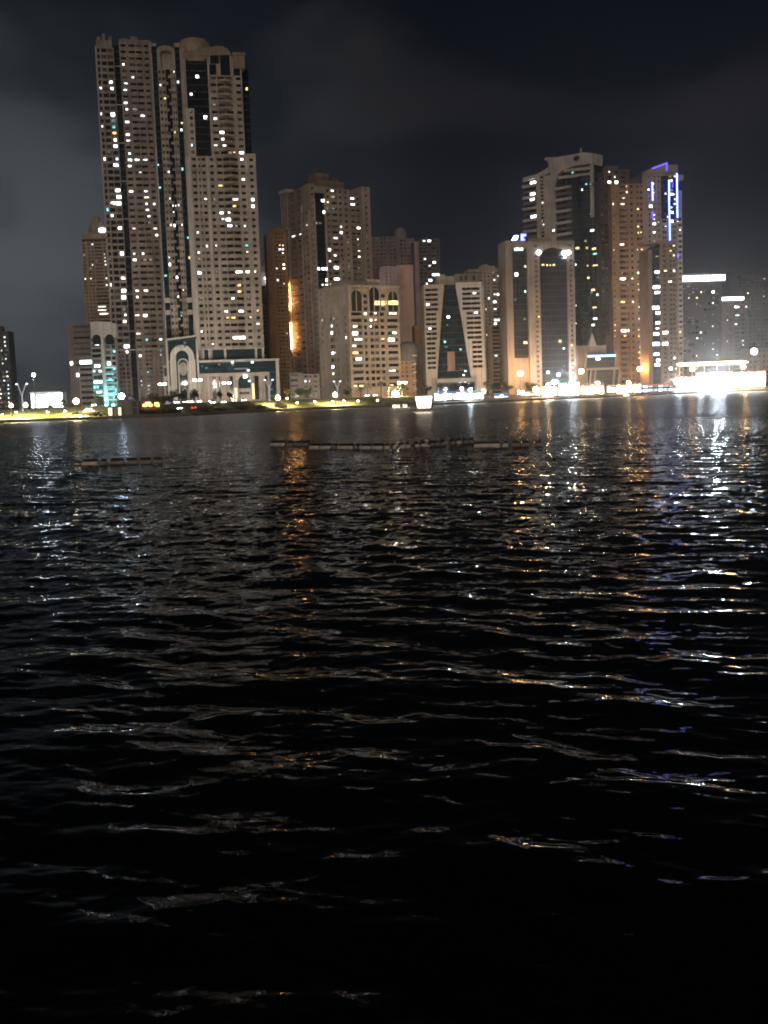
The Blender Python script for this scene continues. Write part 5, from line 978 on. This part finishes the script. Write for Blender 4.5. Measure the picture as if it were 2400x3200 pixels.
# ================================================================== lit shops and kiosks on the promenade
SHOPK = 1.0
def shop_light(c, s): return lit_room("shop_%d_%d_%d" % (c[0]*100, c[2]*100, s*100), c, s)
def kiosk(sx0, sx1, sy0, sy1, off, label, c=COOLW, s=14, n=5, awn=None, yaw=0, cat="kiosk", group="lit kiosks and shops along the quay", canopy=True):
    sm = (sx0+sx1)/2; p = place(sm, off); A, B_ = at(sx0, sy1, p.y), at(sx1, sy1, p.y); top = at(sm, sy0, p.y).z; w = B_.x-A.x; h = max(2.2, top-p.z)
    e = empty("kiosk", (A.x, p.y, p.z), 0, label, cat, group); d = min(6, w*.5)
    MB().box(0, w, .5, d, 0, h-.35).build("wall", plain("kiosk_wall", (.5, .48, .45), .6), e)
    MB().box(-.4, w+.4, -1.3 if canopy else -.2, d+.3, h-.34, h).build("roof", plain("kiosk_roof", (.3, .29, .28), .6), e)
    for i in range(n):
        a, c_ = w*(i+.06)/n, w*(i+.94)/n; MB().box(a, c_, .3, .48, .55, h-.45-random.choice((0, 0, .3, .6))).build("shopfront", shop_light(c, round(s*SHOPK*random.choice((.3, .7, 1, 1, 1.5)), 2)), e)
    fc = random.choice(((.25, .45, 1), (1, .62, .3), (.9, .95, 1), (1, .3, .15), (.3, .9, .6)))
    if canopy: MB().box(.2, w-.2, -1.42, -1.31, h-.30, h+.35).build("fascia_sign", emit("fascia_%d" % (fc[0]*100+fc[2]*10), fc, .7), e)
    for i in range(n+1): MB().box(w*i/n-.16, w*i/n+.16, -.15, .49, 0, h-.36).build("post", STEEL, e)
    MB().box(0, w, -.2, .28, 0, .5).build("counter", plain("kiosk_counter", (.2, .16, .13), .6), e)
    if awn:
        MB().add([], []) ; aw = MB(); aw.add([(-.2, .2, h*.72), (w+.2, .2, h*.72), (w+.2, -2.2, h*.5), (-.2, -2.2, h*.5), (-.2, .2, h*.68), (w+.2, .2, h*.68), (w+.2, -2.2, h*.46), (-.2, -2.2, h*.46)], [(0, 1, 2, 3), (7, 6, 5, 4), (0, 3, 7, 4), (1, 5, 6, 2), (3, 2, 6, 7), (0, 4, 5, 1)]); aw.build("awning", plain("awning_%s" % awn, {'blue': (.03, .12, .45), 'white': (.75, .75, .75), 'red': (.4, .05, .04)}[awn], .7), e)
    return e
kiosk(97, 197, 1227, 1262, 70, "white glowing shop on the left shore near the forked mast", COOLW, 30, 6)
kiosk(1357, 1440, 1226, 1251, 10, "white lit shop row before the wedge fronted building, left half", COOLW, 9, 6); kiosk(1442, 1512, 1223, 1248, 10, "white lit shop row before the wedge fronted building, right half", COOLW, 9, 5)
kiosk(1545, 1590, 1232, 1247, 12, "small dim kiosk below the stacked balconies", COOLW, 3, 3)
kiosk(1615, 1640, 1214, 1240, 26, "narrow white kiosk under the tall orange lamp", COOLW, 7, 2); kiosk(1640, 1690, 1228, 1240, 18, "low warm lit stall beside the low orange lamp", WARMW, 7, 3)
kiosk(1694, 1742, 1207, 1240, 8, "dazzling kiosk, leftmost of three before the portal block", COOLW, 14, 4); kiosk(1744, 1812, 1196, 1238, 9, "tallest dazzling kiosk, between two lower ones", COOLW, 18, 5); kiosk(1814, 1888, 1201, 1233, 9, "dazzling kiosk right of the tallest one", WARMW, 12, 5)
kiosk(1896, 1925, 1205, 1222, 18, "small grey-white kiosk between bright shops", COOLW, 4, 2); kiosk(1927, 2004, 1200, 1228, 9, "warm-white open front shop below the amber tower", WARMW, 14, 6)
kiosk(2008, 2106, 1202, 1224, 12, "kiosk with a sloping blue awning", COOLW, 4, 6, 'blue')
kiosk(2040, 2072, 1180, 1202, 26, "white box kiosk behind the blue awning", COOLW, 12, 2); kiosk(2074, 2180, 1178, 1216, 20, "long white glowing pavilion hall, left section", COOLW, 14, 7); kiosk(2182, 2290, 1163, 1214, 14, "tallest white glowing pavilion hall in the centre of the right shore", COOLW, 20, 7); kiosk(2292, 2392, 1161, 1213, 18, "white glowing hall at the right edge of the promenade", WARMW, 14, 7)
def long_canopy():
    p = place(2225, 34); A, B_ = at(2108, 1140, p.y), at(2342, 1132, p.y); z = at(2225, 1137, p.y).z
    e = empty("canopy", (A.x, p.y, p.z), 0, "long flat canopy edged in warm light above the right hand shops", "canopy"); w = B_.x-A.x; h = z-p.z
    MB().prism([(0, h+.4), (3, h+1.3), (w-4, h+1.5), (w, h+.4), (w-3, h-.9), (3, h-.9)], -.5, 9).build("roof", plain("canopy_white", (.6, .55, .48), .6), e)
    MB().prism([(.3, h+.3), (3, h+1.1), (w-4, h+1.3), (w-.4, h+.35), (w-3, h-.75), (3, h-.75)], -.7, -.51).build("light_band", emit("canopy_light", (1, .74, .42), 5), e)
    for i in range(6): MB().lathe([(.35, 0), (.3, h-.9)], cx=w*(i+.5)/6, cy=3, n=10).build("column", WPOST, e)
long_canopy()

# ---- left embankment: lit yard, cabin, stairs
def left_bank():
    p = place(262, 6); A, B_ = at(240, 1290, p.y), at(290, 1290, p.y)
    e = empty("embankment_steps", (A.x, p.y, 1.05), 0, "brightly lit stone steps climbing the left embankment below a globe lamp", "steps"); w = B_.x-A.x
    for k in range(7): MB().box(.2*k, w-.35*k, k*1.3, k*1.3+1.4, -.3, .45*k+.3).build("step", wall("step_stone", (.55, .47, .36), scale=.5), e)
    MB().box(1.0, 1.6, -.4, -.2, .1, .5).build("lamp", lamp_mat(WARMW, 40), e); MB().box(3.0, 3.4, -.4, -.2, .1, .4).build("lamp", lamp_mat(WARMW, 30), e)
    p = place(403, 5); A, B_ = at(368, 1292, p.y), at(433, 1292, p.y); z1 = at(400, 1250, p.y).z; w = B_.x-A.x; h = z1-p.z
    e = empty("pump_house", (A.x, p.y, p.z-.2), 0, "pale concrete cabin with a framed shed end on the left quay", "cabin"); MB().box(0, w*.64, 0, 6, 0, h).build("wall", GREYB, e); fr = MB()
    x0, x1 = w*.66, w; [fr.box(a, a+.25, -.2, .05, 0, h) for a in (x0, x1-.25)]; [fr.box(x0+.26, x1-.26, -.18, .04, z, z+.22) for z in (0, h*.5, h-.23)]; fr.build("frame", PALE, e); MB().box(x0+.1, x1-.1, .1, 5.5, .1, h-.1).build("shed", wall("shed_grey", (.12, .13, .13)), e); MB().box(-.3, w*.64+.2, -.3, 6.2, h+.01, h+.25).build("roof", PALE, e)
    for sx, c, wd in ((344, WARMW, 1.5), (374, (1, .85, .6), 1.1)):
        p = place(sx, 4); q = at(sx, 1282, p.y)
        e = empty("lit_doorway", (q.x, p.y, p.z-.1), 0, "small lit doorway hut, the wider one left of the concrete cabin" if wd > 1.2 else "small lit doorway hut, the narrow one touching the concrete cabin", "hut"); MB().box(-wd*.75, -wd*.45, -.1, 2, 0, 2.9).box(wd*.45, wd*.75, -.1, 2, 0, 2.9).box(-wd*.75, wd*.75, -.1, 2, 2.91, 3.3).build("frame", PALE, e); MB().box(-wd*.44, wd*.44, .1, .3, .1, 2.9).build("door", lit_room("hut_light", c, 3), e)
    # low wall with orange lit stalls
    for i, (sx, sy, s_) in enumerate(((452, 1262, .9), (462, 1256, 1.3), (470, 1262, .8), (489, 1257, 1.0), (493, 1264, .7))):
        p = place(sx, 24); q = at(sx, sy, p.y); e = empty("food_stall", (q.x, p.y, p.z), 0, ("tiny orange lit food stall, first from the concrete cabin", "white-hot tallest food stall among the orange ones", "orange food stall between the tallest and the paired ones", "orange food stall, taller of the right pair", "orange food stall, lower of the right pair")[i], "food stall", "orange lit food stalls on the left bank")
        h = max(1.2, q.z-p.z); MB().box(-s_, s_, .2, 1.6, 0, h).build("body", plain("stall_wood", (.25, .13, .06), .7), e); MB().box(-s_*.8, s_*.8, 0, .19, h*.4, h*.95).build("lamp_panel", emit("stall_orange", (1, .38, .10), 8 if i != 1 else 16), e); MB().box(-s_*1.2, s_*1.2, -.6, 1.8, h+.01, h+.18).build("roof", plain("stall_roof", (.2, .08, .04), .8), e)
    # white triangular stair by the ramp
    p = place(890, 7); A, B_ = at(876, 1272, p.y), at(905, 1272, p.y)
    e = empty("ramp", (A.x, p.y, 1.05), 0, "warm lit triangular ramp with a white railing at the water's edge", "ramp"); w = B_.x-A.x; h = 3.0
    MB().prism([(-4, 0), (w, 0), (0, h), (-1.2, h)], 0, 3).build("body", wall("ramp_stone", (.5, .42, .32), scale=.5), e); MB().tube([(0, -.2, h+.3), (w, -.2, .35)], .17, 6).build("railing", WPOST, e); MB().box(-3.8, -3.2, -1.4, -1.0, .0, .5).build("lamp", lamp_mat(ORNG, 60), e)
left_bank()
# upward garden spotlights that wash the slopes
def garden_light(sx, off, c, s, label):
    p = place(sx, off); e = empty("garden_light", p, 0, label, "garden light", "garden lights on the grass bank"); MB().lathe([(.22, 0), (.18, .5), (.3, .6)], n=8).build("body", STEEL, e); MB().lathe([(.28, .61), (.22, .8), (.02, .86)], n=8).build("lens", lamp_mat(c, s), e, True)
for sx, off, lab in ((8, 13, "at the very left end of the lit grass"), (52, 20, "between the two low globe lamps"), (150, 16, "midway along the left grass"), (205, 18, "left of the lit steps"), (292, 15, "right of the lit steps"), (930, 16, "right of the white railed ramp"), (985, 18, "left of the dark lamp post"), (1040, 15, "at the dark lamp post's foot"), (1075, 17, "right of the dark lamp post"), (1120, 15, "below the beige corner block"), (1180, 15, "below the palm")):
    garden_light(sx, off, (1, .80, .30), 120, "yellow garden light on the grass " + lab)

# ================================================================== boats
floodlight_pole(105, 1172, 60, .6, COOLW, 70, 'lone white floodlight on a tall pole above the glowing left shop')
floodlight_pole(2330, 1176, 9, 1.1, (1, .66, .32), 200, "warm floodlight right of the most dazzling one, over the glowing right hall", 1, 5000)
floodlight_pole(2120, 1190, 9, .9, COOLW, 160, "small floodlight over the long pavilion's left section")
floodlight_pole(1712, 1204, 7, .8, (1, .62, .28), 200, "small warm floodlight over the leftmost dazzling kiosk")
floodlight_pole(1868, 1198, 7, .8, (1, .62, .28), 200, "small warm floodlight over the kiosk right of the tallest one")
floodlight_pole(1965, 1196, 7, .8, (1, .62, .28), 200, "small warm floodlight over the warm-white open front shop")
floodlight_pole(1470, 1218, 7, .7, COOLW, 120, "small floodlight over the first lit shop row")
def party_boat():
    o = on_z(1326, 1286, 0); o = Vector((o.x, o.y, 0)); e = empty("excursion_boat", o, 0, "glowing white glass cabin boat seen end on, close to the shore", "boat")
    hull = MB(); hull.plan([(-2.0, -4), (0, -5.2), (2.0, -4), (2.1, 5), (-2.1, 5)], -.4, .95); hull.build("hull", plain("boat_white", (.7, .68, .64), .35), e)
    MB().box(-5.6, 5.6, -3.4, -2.9, .96, 1.12).build("outrigger_deck", plain("boat_white", (.7, .68, .64), .35), e)
    gl = lamp_mat((1, .80, .56), 3.2); c = MB(); c.add([(-1.75, -2.6, 1.13), (1.75, -2.6, 1.13), (1.75, 4, 1.13), (-1.75, 4, 1.13), (-2.3, -2.8, 4.3), (2.3, -2.8, 4.3), (2.3, 4.2, 4.3), (-2.3, 4.2, 4.3)], [(3, 2, 1, 0), (4, 5, 6, 7), (0, 1, 5, 4), (1, 2, 6, 5), (2, 3, 7, 6), (3, 0, 4, 7)]); c.build("glass_cabin", gl, e)
    MB().box(-2.5, 2.5, -3.0, 4.4, 4.31, 4.55).build("roof", WPOST, e)
    for x_ in (-2.0, -.7, .7, 2.0): MB().tube([(x_*.86, -2.72, 1.1), (x_*1.14, -2.95, 4.3)], .07, 6).build("pillar", STEEL, e)
    MB().tube([(-1.9, -3.6, 1.6), (0, -4.7, 1.7), (1.9, -3.6, 1.6)], .04, 5).build("rail", STEEL, e)
party_boat()
def small_boat(sx, sy, w, label):
    o = on_z(sx, sy, 0); e = empty("small_boat", o, 0, label, "boat", "small lit boats by the quay"); MB().plan([(-w, -.9), (w*.7, -.9), (w, 0), (w*.7, .9), (-w, .9)], -.3, .7).build("hull", plain("boat_white", (.7, .68, .64), .35), e); MB().box(-w*.6, w*.3, -.6, .6, .71, 1.7).build("cabin", lit_room("boat_cabin", (1, .86, .66), 3), e); MB().box(-w*.7, w*.4, -.8, .8, 1.71, 1.85).build("roof", WPOST, e)
small_boat(1242, 1281, 2.6, "longer lit boat moored left of the glass cabin boat"); small_boat(1268, 1280, 1.5, "shorter lit boat moored left of the glass cabin boat")
small_boat(1960, 1243, 2.8, "low lit boat moored below the warm-white open front shop")

# ================================================================== cars on the shore road
def make_car(col, tail=False):
    e = empty("parked_car", (0, 0, 0), 0); body = plain("paint_%s" % col, {'white': (.6, .6, .6), 'silver': (.35, .36, .37), 'dark': (.03, .03, .035), 'red': (.3, .03, .03), 'gold': (.45, .36, .2)}[col], .3, .2)
    MB().prism([(-2.2, .35), (2.2, .35), (2.25, .75), (1.4, .95), (.8, 1.42), (-1.1, 1.45), (-1.9, 1.0), (-2.25, .9)], -.85, .85).build("body", body, e)
    MB().prism([(1.25, .98), (.72, 1.36), (-1.0, 1.38), (-1.65, 1.0)], -.87, .87).build("window", WIN['dark'], e)
    for x_ in (-1.4, 1.4):
        for y_ in (-.8, .8): wh = MB().lathe([(.33, -.1), (.33, .1)], 0, 0, 12, 0, lambda x, y, z, x_=x_, y_=y_: (x_+x, y_+z, .33+y)).build("wheel", FDARK, e); MB().lathe([(.17, -.12), (.17, .12)], 0, 0, 10, 0, lambda x, y, z, x_=x_, y_=y_: (x_+x, y_+z, .33+y)).build("rim", STEEL, wh)
    for y_ in (-.6, .6):
        MB().box(2.2, 2.32, y_-.22, y_+.22, .6, .8).build("headlight", emit("headlight", (1, .96, .85), 45), e); MB().box(-2.3, -2.2, y_-.2, y_+.2, .7, .85).build("tail_light", emit("tail_light", (1, .04, .03), 12), e)
    return e
PROTO = {}
def car(sx, off, col, rz, label):
    if col not in PROTO: e = PROTO[col] = make_car(col)
    else: e = copy_tree(PROTO[col])
    p = place(sx, off); p.z += .06 if 38 < off < 54 else .0; e.location = p; e.rotation_euler.z = R(rz); tag(e, label, "car", "cars on the shore road")
for a in [(548, 42, 'white', -60, "white car left of the arched porch, headlights on"), (580, 44, 'silver', -75, "silver car facing the water before the arched porch"), (603, 44, 'white', -100, "white car right of the arched porch"), (625, 46, 'gold', -80, "gold car at the left end of the columned hall"),
          (663, 42, 'silver', -85, "silver car before the columned hall's slim windows"), (671, 30, 'dark', -95, "dark car with glaring lights lower on the bank, left of two"), (700, 30, 'silver', -80, "silver car with glaring lights lower on the bank, right of two"), (737, 44, 'red', -90, "red car before the hall's arch"), (764, 45, 'dark', -85, "dark car right of the red one"),
          (568, 14, 'silver', -95, "silver car on the low quay road below the porch"), (608, 14, 'red', 95, "red car showing tail lights on the low quay road"), (130, 40, 'white', -70, "white car before the glowing shop on the left shore"), (152, 40, 'dark', -95, "dark car before the glowing shop on the left shore"), (297, 40, 'gold', -80, "gold car above the embankment steps"),
          (1150, 44, 'dark', -95, "dark car left of the palm"), (1170, 44, 'white', -75, "white car beside the palm"), (1548, 30, 'silver', -90, "silver car by the small dim kiosk"), (1562, 30, 'dark', -85, "dark car by the small dim kiosk"), (1576, 30, 'white', -95, "white car by the small dim kiosk")]: car(*a)
# ================================================================== planting
LEAF = plain("leaf_dark", (.045, .06, .02), .8); LEAFP = plain("leaf_palm", (.05, .07, .03), .7); BARK = plain("bark", (.12, .085, .06), .9)
def palm(sx, off, h, label, seed=1):
    g = random.Random(seed); p = place(sx, off); e = empty("palm_tree", p, 0, label, "palm tree", "palms along the shore road"); MB().tube([(0, 0, -.2), (.1, 0, h*.5), (.25, 0, h)], [.26, .2, .17], 8).build("trunk", BARK, e); mb = MB()
    for i in range(26):
        a = g.uniform(0, 6.28); up = g.uniform(-.5, 1.1); Lf = g.uniform(2.0, 2.9); prev = Vector((.25, 0, h)); dirh = Vector((math.cos(a), math.sin(a), 0)); side = Vector((-math.sin(a), math.cos(a), 0))
        for s_ in range(7):
            t = (s_+1)/7; q_ = Vector((.25, 0, h)) + dirh*Lf*t*.95 + Vector((0, 0, Lf*(up*t*.7-1.0*t*t*.8)))
            for sg in (-1, 1):
                wd = .62*math.sin(math.pi*(.15+t*.8)); tip = (prev+q_)/2 + side*sg*wd + dirh*.25 - Vector((0, 0, .28)); k = len(mb.v); mb.v += [tuple(prev), tuple(prev*.55+q_*.45), tuple(tip)]; mb.f.append((k, k+1, k+2))
            prev = q_
    mb.build("crown", LEAFP, e)
def tree(sx, off, h, w, label, seed, mat=LEAF, name="shade_tree", cat="tree", group="dark trees along the shore road"):
    g = random.Random(seed); p = place(sx, off); e = empty(name, p, 0, label, cat, group); th = h*.38; MB().tube([(0, 0, -.2), (.05, 0, th*.6), (0, .05, th*1.3)], [h*.035+.05, h*.028+.04, .05], 7).tube([(0, 0, th*.7), (w*.2, 0, th*1.5)], [.08, .03], 5).tube([(0, 0, th*.8), (-w*.2, .1, th*1.55)], [.08, .03], 5).build("trunk", BARK, e); mb = MB()
    cl = [(g.gauss(0, w*.24), g.gauss(0, w*.24), h*.65+g.gauss(0, h*.13), g.uniform(.35, .75)*w*.38) for _ in range(9)]
    for cx, cy, cz, r in cl:
        for _ in range(60):
            d = Vector((g.gauss(0, 1), g.gauss(0, 1), g.gauss(0, .8))).normalized()*r*g.uniform(.5, 1.1); c = Vector((cx, cy, max(th*.7, cz)))+d; u = Vector((g.gauss(0, 1), g.gauss(0, 1), g.gauss(0, 1))).normalized()*.3; v = u.cross(Vector((g.gauss(0, 1), g.gauss(0, 1), g.gauss(0, 1)))).normalized()*.22; k = len(mb.v); mb.v += [tuple(c-u), tuple(c+v), tuple(c+u), tuple(c-v)]; mb.f.append((k, k+1, k+2, k+3))
    mb.build("crown", mat, e)
palm(1192, 30, 7.2, "dark palm standing before the arched beige block", 4); palm(1128, 40, 4.5, "short palm before the beige corner block, left of the dark palm", 6); palm(1215, 46, 5.0, "palm half hidden behind the largest white lamp", 8)
palm(1150, 52, 5.5, "slender palm behind the dark car", 12)
for i, (sx, off, h, w, lab) in enumerate([(540, 40, 5.2, 5.5, "round dark tree left of the arched porch"), (612, 40, 5.4, 5.0, "round dark tree right of the arched porch"), (572, 42, 4.2, 4.0, "small tree in the middle of the arched porch"), (510, 30, 4, 6, "wide dark tree between the orange stalls and the porch"), (480, 34, 4, 6, "low dark tree behind the orange stalls"),
      (318, 36, 4.5, 5, "dark tree right of the embankment steps"), (200, 42, 3.8, 4, "small tree right of the glowing shop on the left shore"), (690, 44, 5, 2.6, "slim tree before the hall's columns, left of the gold uplight"), (720, 44, 4.4, 2.4, "slim tree before the hall's columns, beside the red car"), (938, 44, 5.5, 5, "tree below the corner tower's shop building"), (965, 44, 4.5, 4.5, "low tree right of the corner tower's shop building"),
      (1085, 42, 4, 4, "tree before the grey side of the beige corner block"), (1255, 44, 6, 5, "dark tree left of the slim brown-orange block"), (1335, 44, 5, 5, "tree behind the glowing cabin boat"), (1530, 40, 7, 5, "tree at the right end of the first lit shop row"), (1560, 44, 8, 5, "dark tree before the stacked balconies"), (1588, 44, 7, 4, "dark tree at the portal block's left foot"), (1655, 44, 7, 5, "tree behind the low orange lamp"), (2020, 46, 6, 5, "tree behind the kiosk with the blue awning"), (2395, 40, 8, 6, "tree at the right edge of the promenade")]):
    tree(sx, off, h, w, lab, 20+i)
tree(899, 40, 5.6, 2.6, "small tree lit yellow from below beside the columned hall", 70, plain("leaf_lit_yellow", (.16, .14, .02), .8), "ornamental_tree");  # yellow uplight is also put into the leaf colour
e_ = empty("garden_light", place(899, 37), 0, "yellow uplight under the yellow lit tree", "garden light", "garden lights on the grass bank"); MB().lathe([(.22, 0), (.18, .5), (.3, .6)], n=8).build("body", STEEL, e_); MB().lathe([(.3, .61), (.22, .8), (.02, .86)], n=8).build("lens", lamp_mat((1, .72, .15), 160), e_, True)
def shrub(sx, off, h, w, label, seed):
    g = random.Random(seed); p = place(sx, off); mb = MB()
    for _ in range(220):
        d = Vector((g.gauss(0, w*.4), g.gauss(0, .6), abs(g.gauss(h*.45, h*.28)))); u = Vector((g.gauss(0, 1), g.gauss(0, 1), g.gauss(0, 1))).normalized()*.28; v = u.cross(Vector((g.gauss(0, 1), g.gauss(0, 1), g.gauss(0, 1)))).normalized()*.2; k = len(mb.v); mb.v += [tuple(d-u), tuple(d+v), tuple(d+u), tuple(d-v)]; mb.f.append((k, k+1, k+2, k+3))
    o = mb.build("shrub", LEAF); o.location = p; tag(o, label, "shrub", "dark shrubs on the quay edge")
for i, (sx, lab) in enumerate(((452, "below the first orange stall"), (478, "below the orange stalls' right pair"), (505, "below the wide dark tree"), (528, "left of the low quay road cars"), (545, "just left of the silver quay car"), (640, "right of the red quay car"), (690, "below the columned hall"), (760, "below the hall's arch"), (815, "left of the ramp"), (310, "between the steps and the huts"))): shrub(sx, 4.5, 1.5, 3.2, "low dark shrub on the quay edge " + lab, 90+i)

# ================================================================== night sky, city glow and moonlike key
def world():
    w = bpy.data.worlds.new("World"); sc.world = w; w.use_nodes = True; nt = w.node_tree; N, L = nt.nodes, nt.links; N.clear(); out = N.new("ShaderNodeOutputWorld")
    sky = N.new("ShaderNodeTexSky"); sky.sky_type = 'NISHITA'; sky.sun_disc = False; sky.sun_elevation = R(-6); sky.sun_rotation = R(200); sky.air_density = 1.5; sky.dust_density = 2; sky.ozone_density = 4
    b1 = N.new("ShaderNodeBackground"); b1.inputs[1].default_value = .05; L.new(sky.outputs[0], b1.inputs[0])
    tc = N.new("ShaderNodeTexCoord"); sep = N.new("ShaderNodeSeparateXYZ"); L.new(tc.outputs["Generated"], sep.inputs[0])
    def mr(src, a, c, lo, hi, smooth=True):
        m = N.new("ShaderNodeMapRange"); m.interpolation_type = 'SMOOTHSTEP' if smooth else 'LINEAR'; L.new(src, m.inputs[0])
        for i, v in zip((1, 2, 3, 4), (a, c, lo, hi)): m.inputs[i].default_value = v
        return m.outputs[0]
    def mul(a, c):
        m = N.new("ShaderNodeMath"); m.operation = 'MULTIPLY'; L.new(a, m.inputs[0])
        if isinstance(c, float): m.inputs[1].default_value = c
        else: L.new(c, m.inputs[1])
        return m.outputs[0]
    def scol(f, c):
        m = N.new("ShaderNodeVectorMath"); m.operation = 'SCALE'; m.inputs[0].default_value = c; L.new(f, m.inputs["Scale"]); return m.outputs[0]
    def add(a, c):
        m = N.new("ShaderNodeVectorMath"); m.operation = 'ADD'; L.new(a, m.inputs[0]); L.new(c, m.inputs[1]); return m.outputs[0]
    az, el = sep.outputs["X"], sep.outputs["Z"]
    # base navy, greyer over the zenith; city glow low on the left; torn cloud lit from below
    base = scol(mr(el, -.05, .34, 1.0, .55), (.0030, .0054, .0125))
    glow = scol(mul(mr(az, -.42, .10, 1.0, 0.0), mr(el, .04, .40, 1.0, .0)), (.088, .098, .103))
    mp = N.new("ShaderNodeMapping"); mp.inputs["Scale"].default_value = (1.0, 1.0, 1.9); mp.inputs["Location"].default_value = (.37, 1.2, .15); L.new(tc.outputs["Generated"], mp.inputs[0])
    n = N.new("ShaderNodeTexNoise"); n.inputs["Scale"].default_value = 4.2; n.inputs["Detail"].default_value = 3.5; n.inputs["Roughness"].default_value = .5; n.inputs["Distortion"].default_value = .4; L.new(mp.outputs[0], n.inputs["Vector"])
    cl = scol(mr(n.outputs[0], .46, .74, 0.0, 1.0), (.0092, .0078, .0058))
    mv = N.new("ShaderNodeVectorMath"); mv.operation = 'MULTIPLY'; L.new(glow, mv.inputs[0]); pt = mr(n.outputs[0], .32, .66, .45, 1.25); cb = N.new("ShaderNodeCombineXYZ"); [L.new(pt, cb.inputs[i]) for i in range(3)]; L.new(cb.outputs[0], mv.inputs[1])
    col = add(add(base, mv.outputs[0]), cl)
    b2 = N.new("ShaderNodeBackground"); L.new(col, b2.inputs[0]); b2.inputs[1].default_value = 1.0
    ad = N.new("ShaderNodeAddShader"); L.new(b1.outputs[0], ad.inputs[0]); L.new(b2.outputs[0], ad.inputs[1]); L.new(ad.outputs[0], out.inputs[0])
world()
def haze():
    x0, x1, y0, y1, z0, z1 = -7000, 7000, -60, 11500, -3, 232
    o = MB().box(x0, x1, y0, y1, z0, z1).build("haze", bpy.data.materials.new("night_haze")); o["kind"] = "stuff"; m = o.data.materials[0]; m.use_nodes = True; nt = m.node_tree; nt.nodes.clear()
    out = nt.nodes.new("ShaderNodeOutputMaterial"); v = nt.nodes.new("ShaderNodeVolumePrincipled"); v.inputs["Color"].default_value = (.86, .88, .9, 1); v.inputs["Density"].default_value = HAZE; v.inputs["Anisotropy"].default_value = .88; nt.links.new(v.outputs[0], out.inputs["Volume"])
HAZE = .00020
haze()
sd = bpy.data.lights.new("sun", 'SUN'); sd.energy = .64; sd.angle = R(12); sd.color = (1, .83, .68); so = bpy.data.objects.new("sun", sd); COL.objects.link(so)
so.rotation_euler = Vector((.04, 1.0, -.56)).to_track_quat('-Z', 'Y').to_euler()

sc.view_settings.view_transform = 'Standard'; sc.view_settings.look = 'None'; sc.view_settings.exposure = 0; sc.view_settings.gamma = 1
sc.cycles.use_denoising = True; sc.cycles.pixel_filter_type = 'BLACKMAN_HARRIS'; sc.cycles.filter_width = 1.9
try: sc.cycles.denoiser = 'OPENIMAGEDENOISE'
except Exception: pass
sc.cycles.max_bounces = 5; sc.cycles.diffuse_bounces = 2; sc.cycles.glossy_bounces = 3; sc.cycles.sample_clamp_indirect = 20; sc.cycles.use_light_tree = True
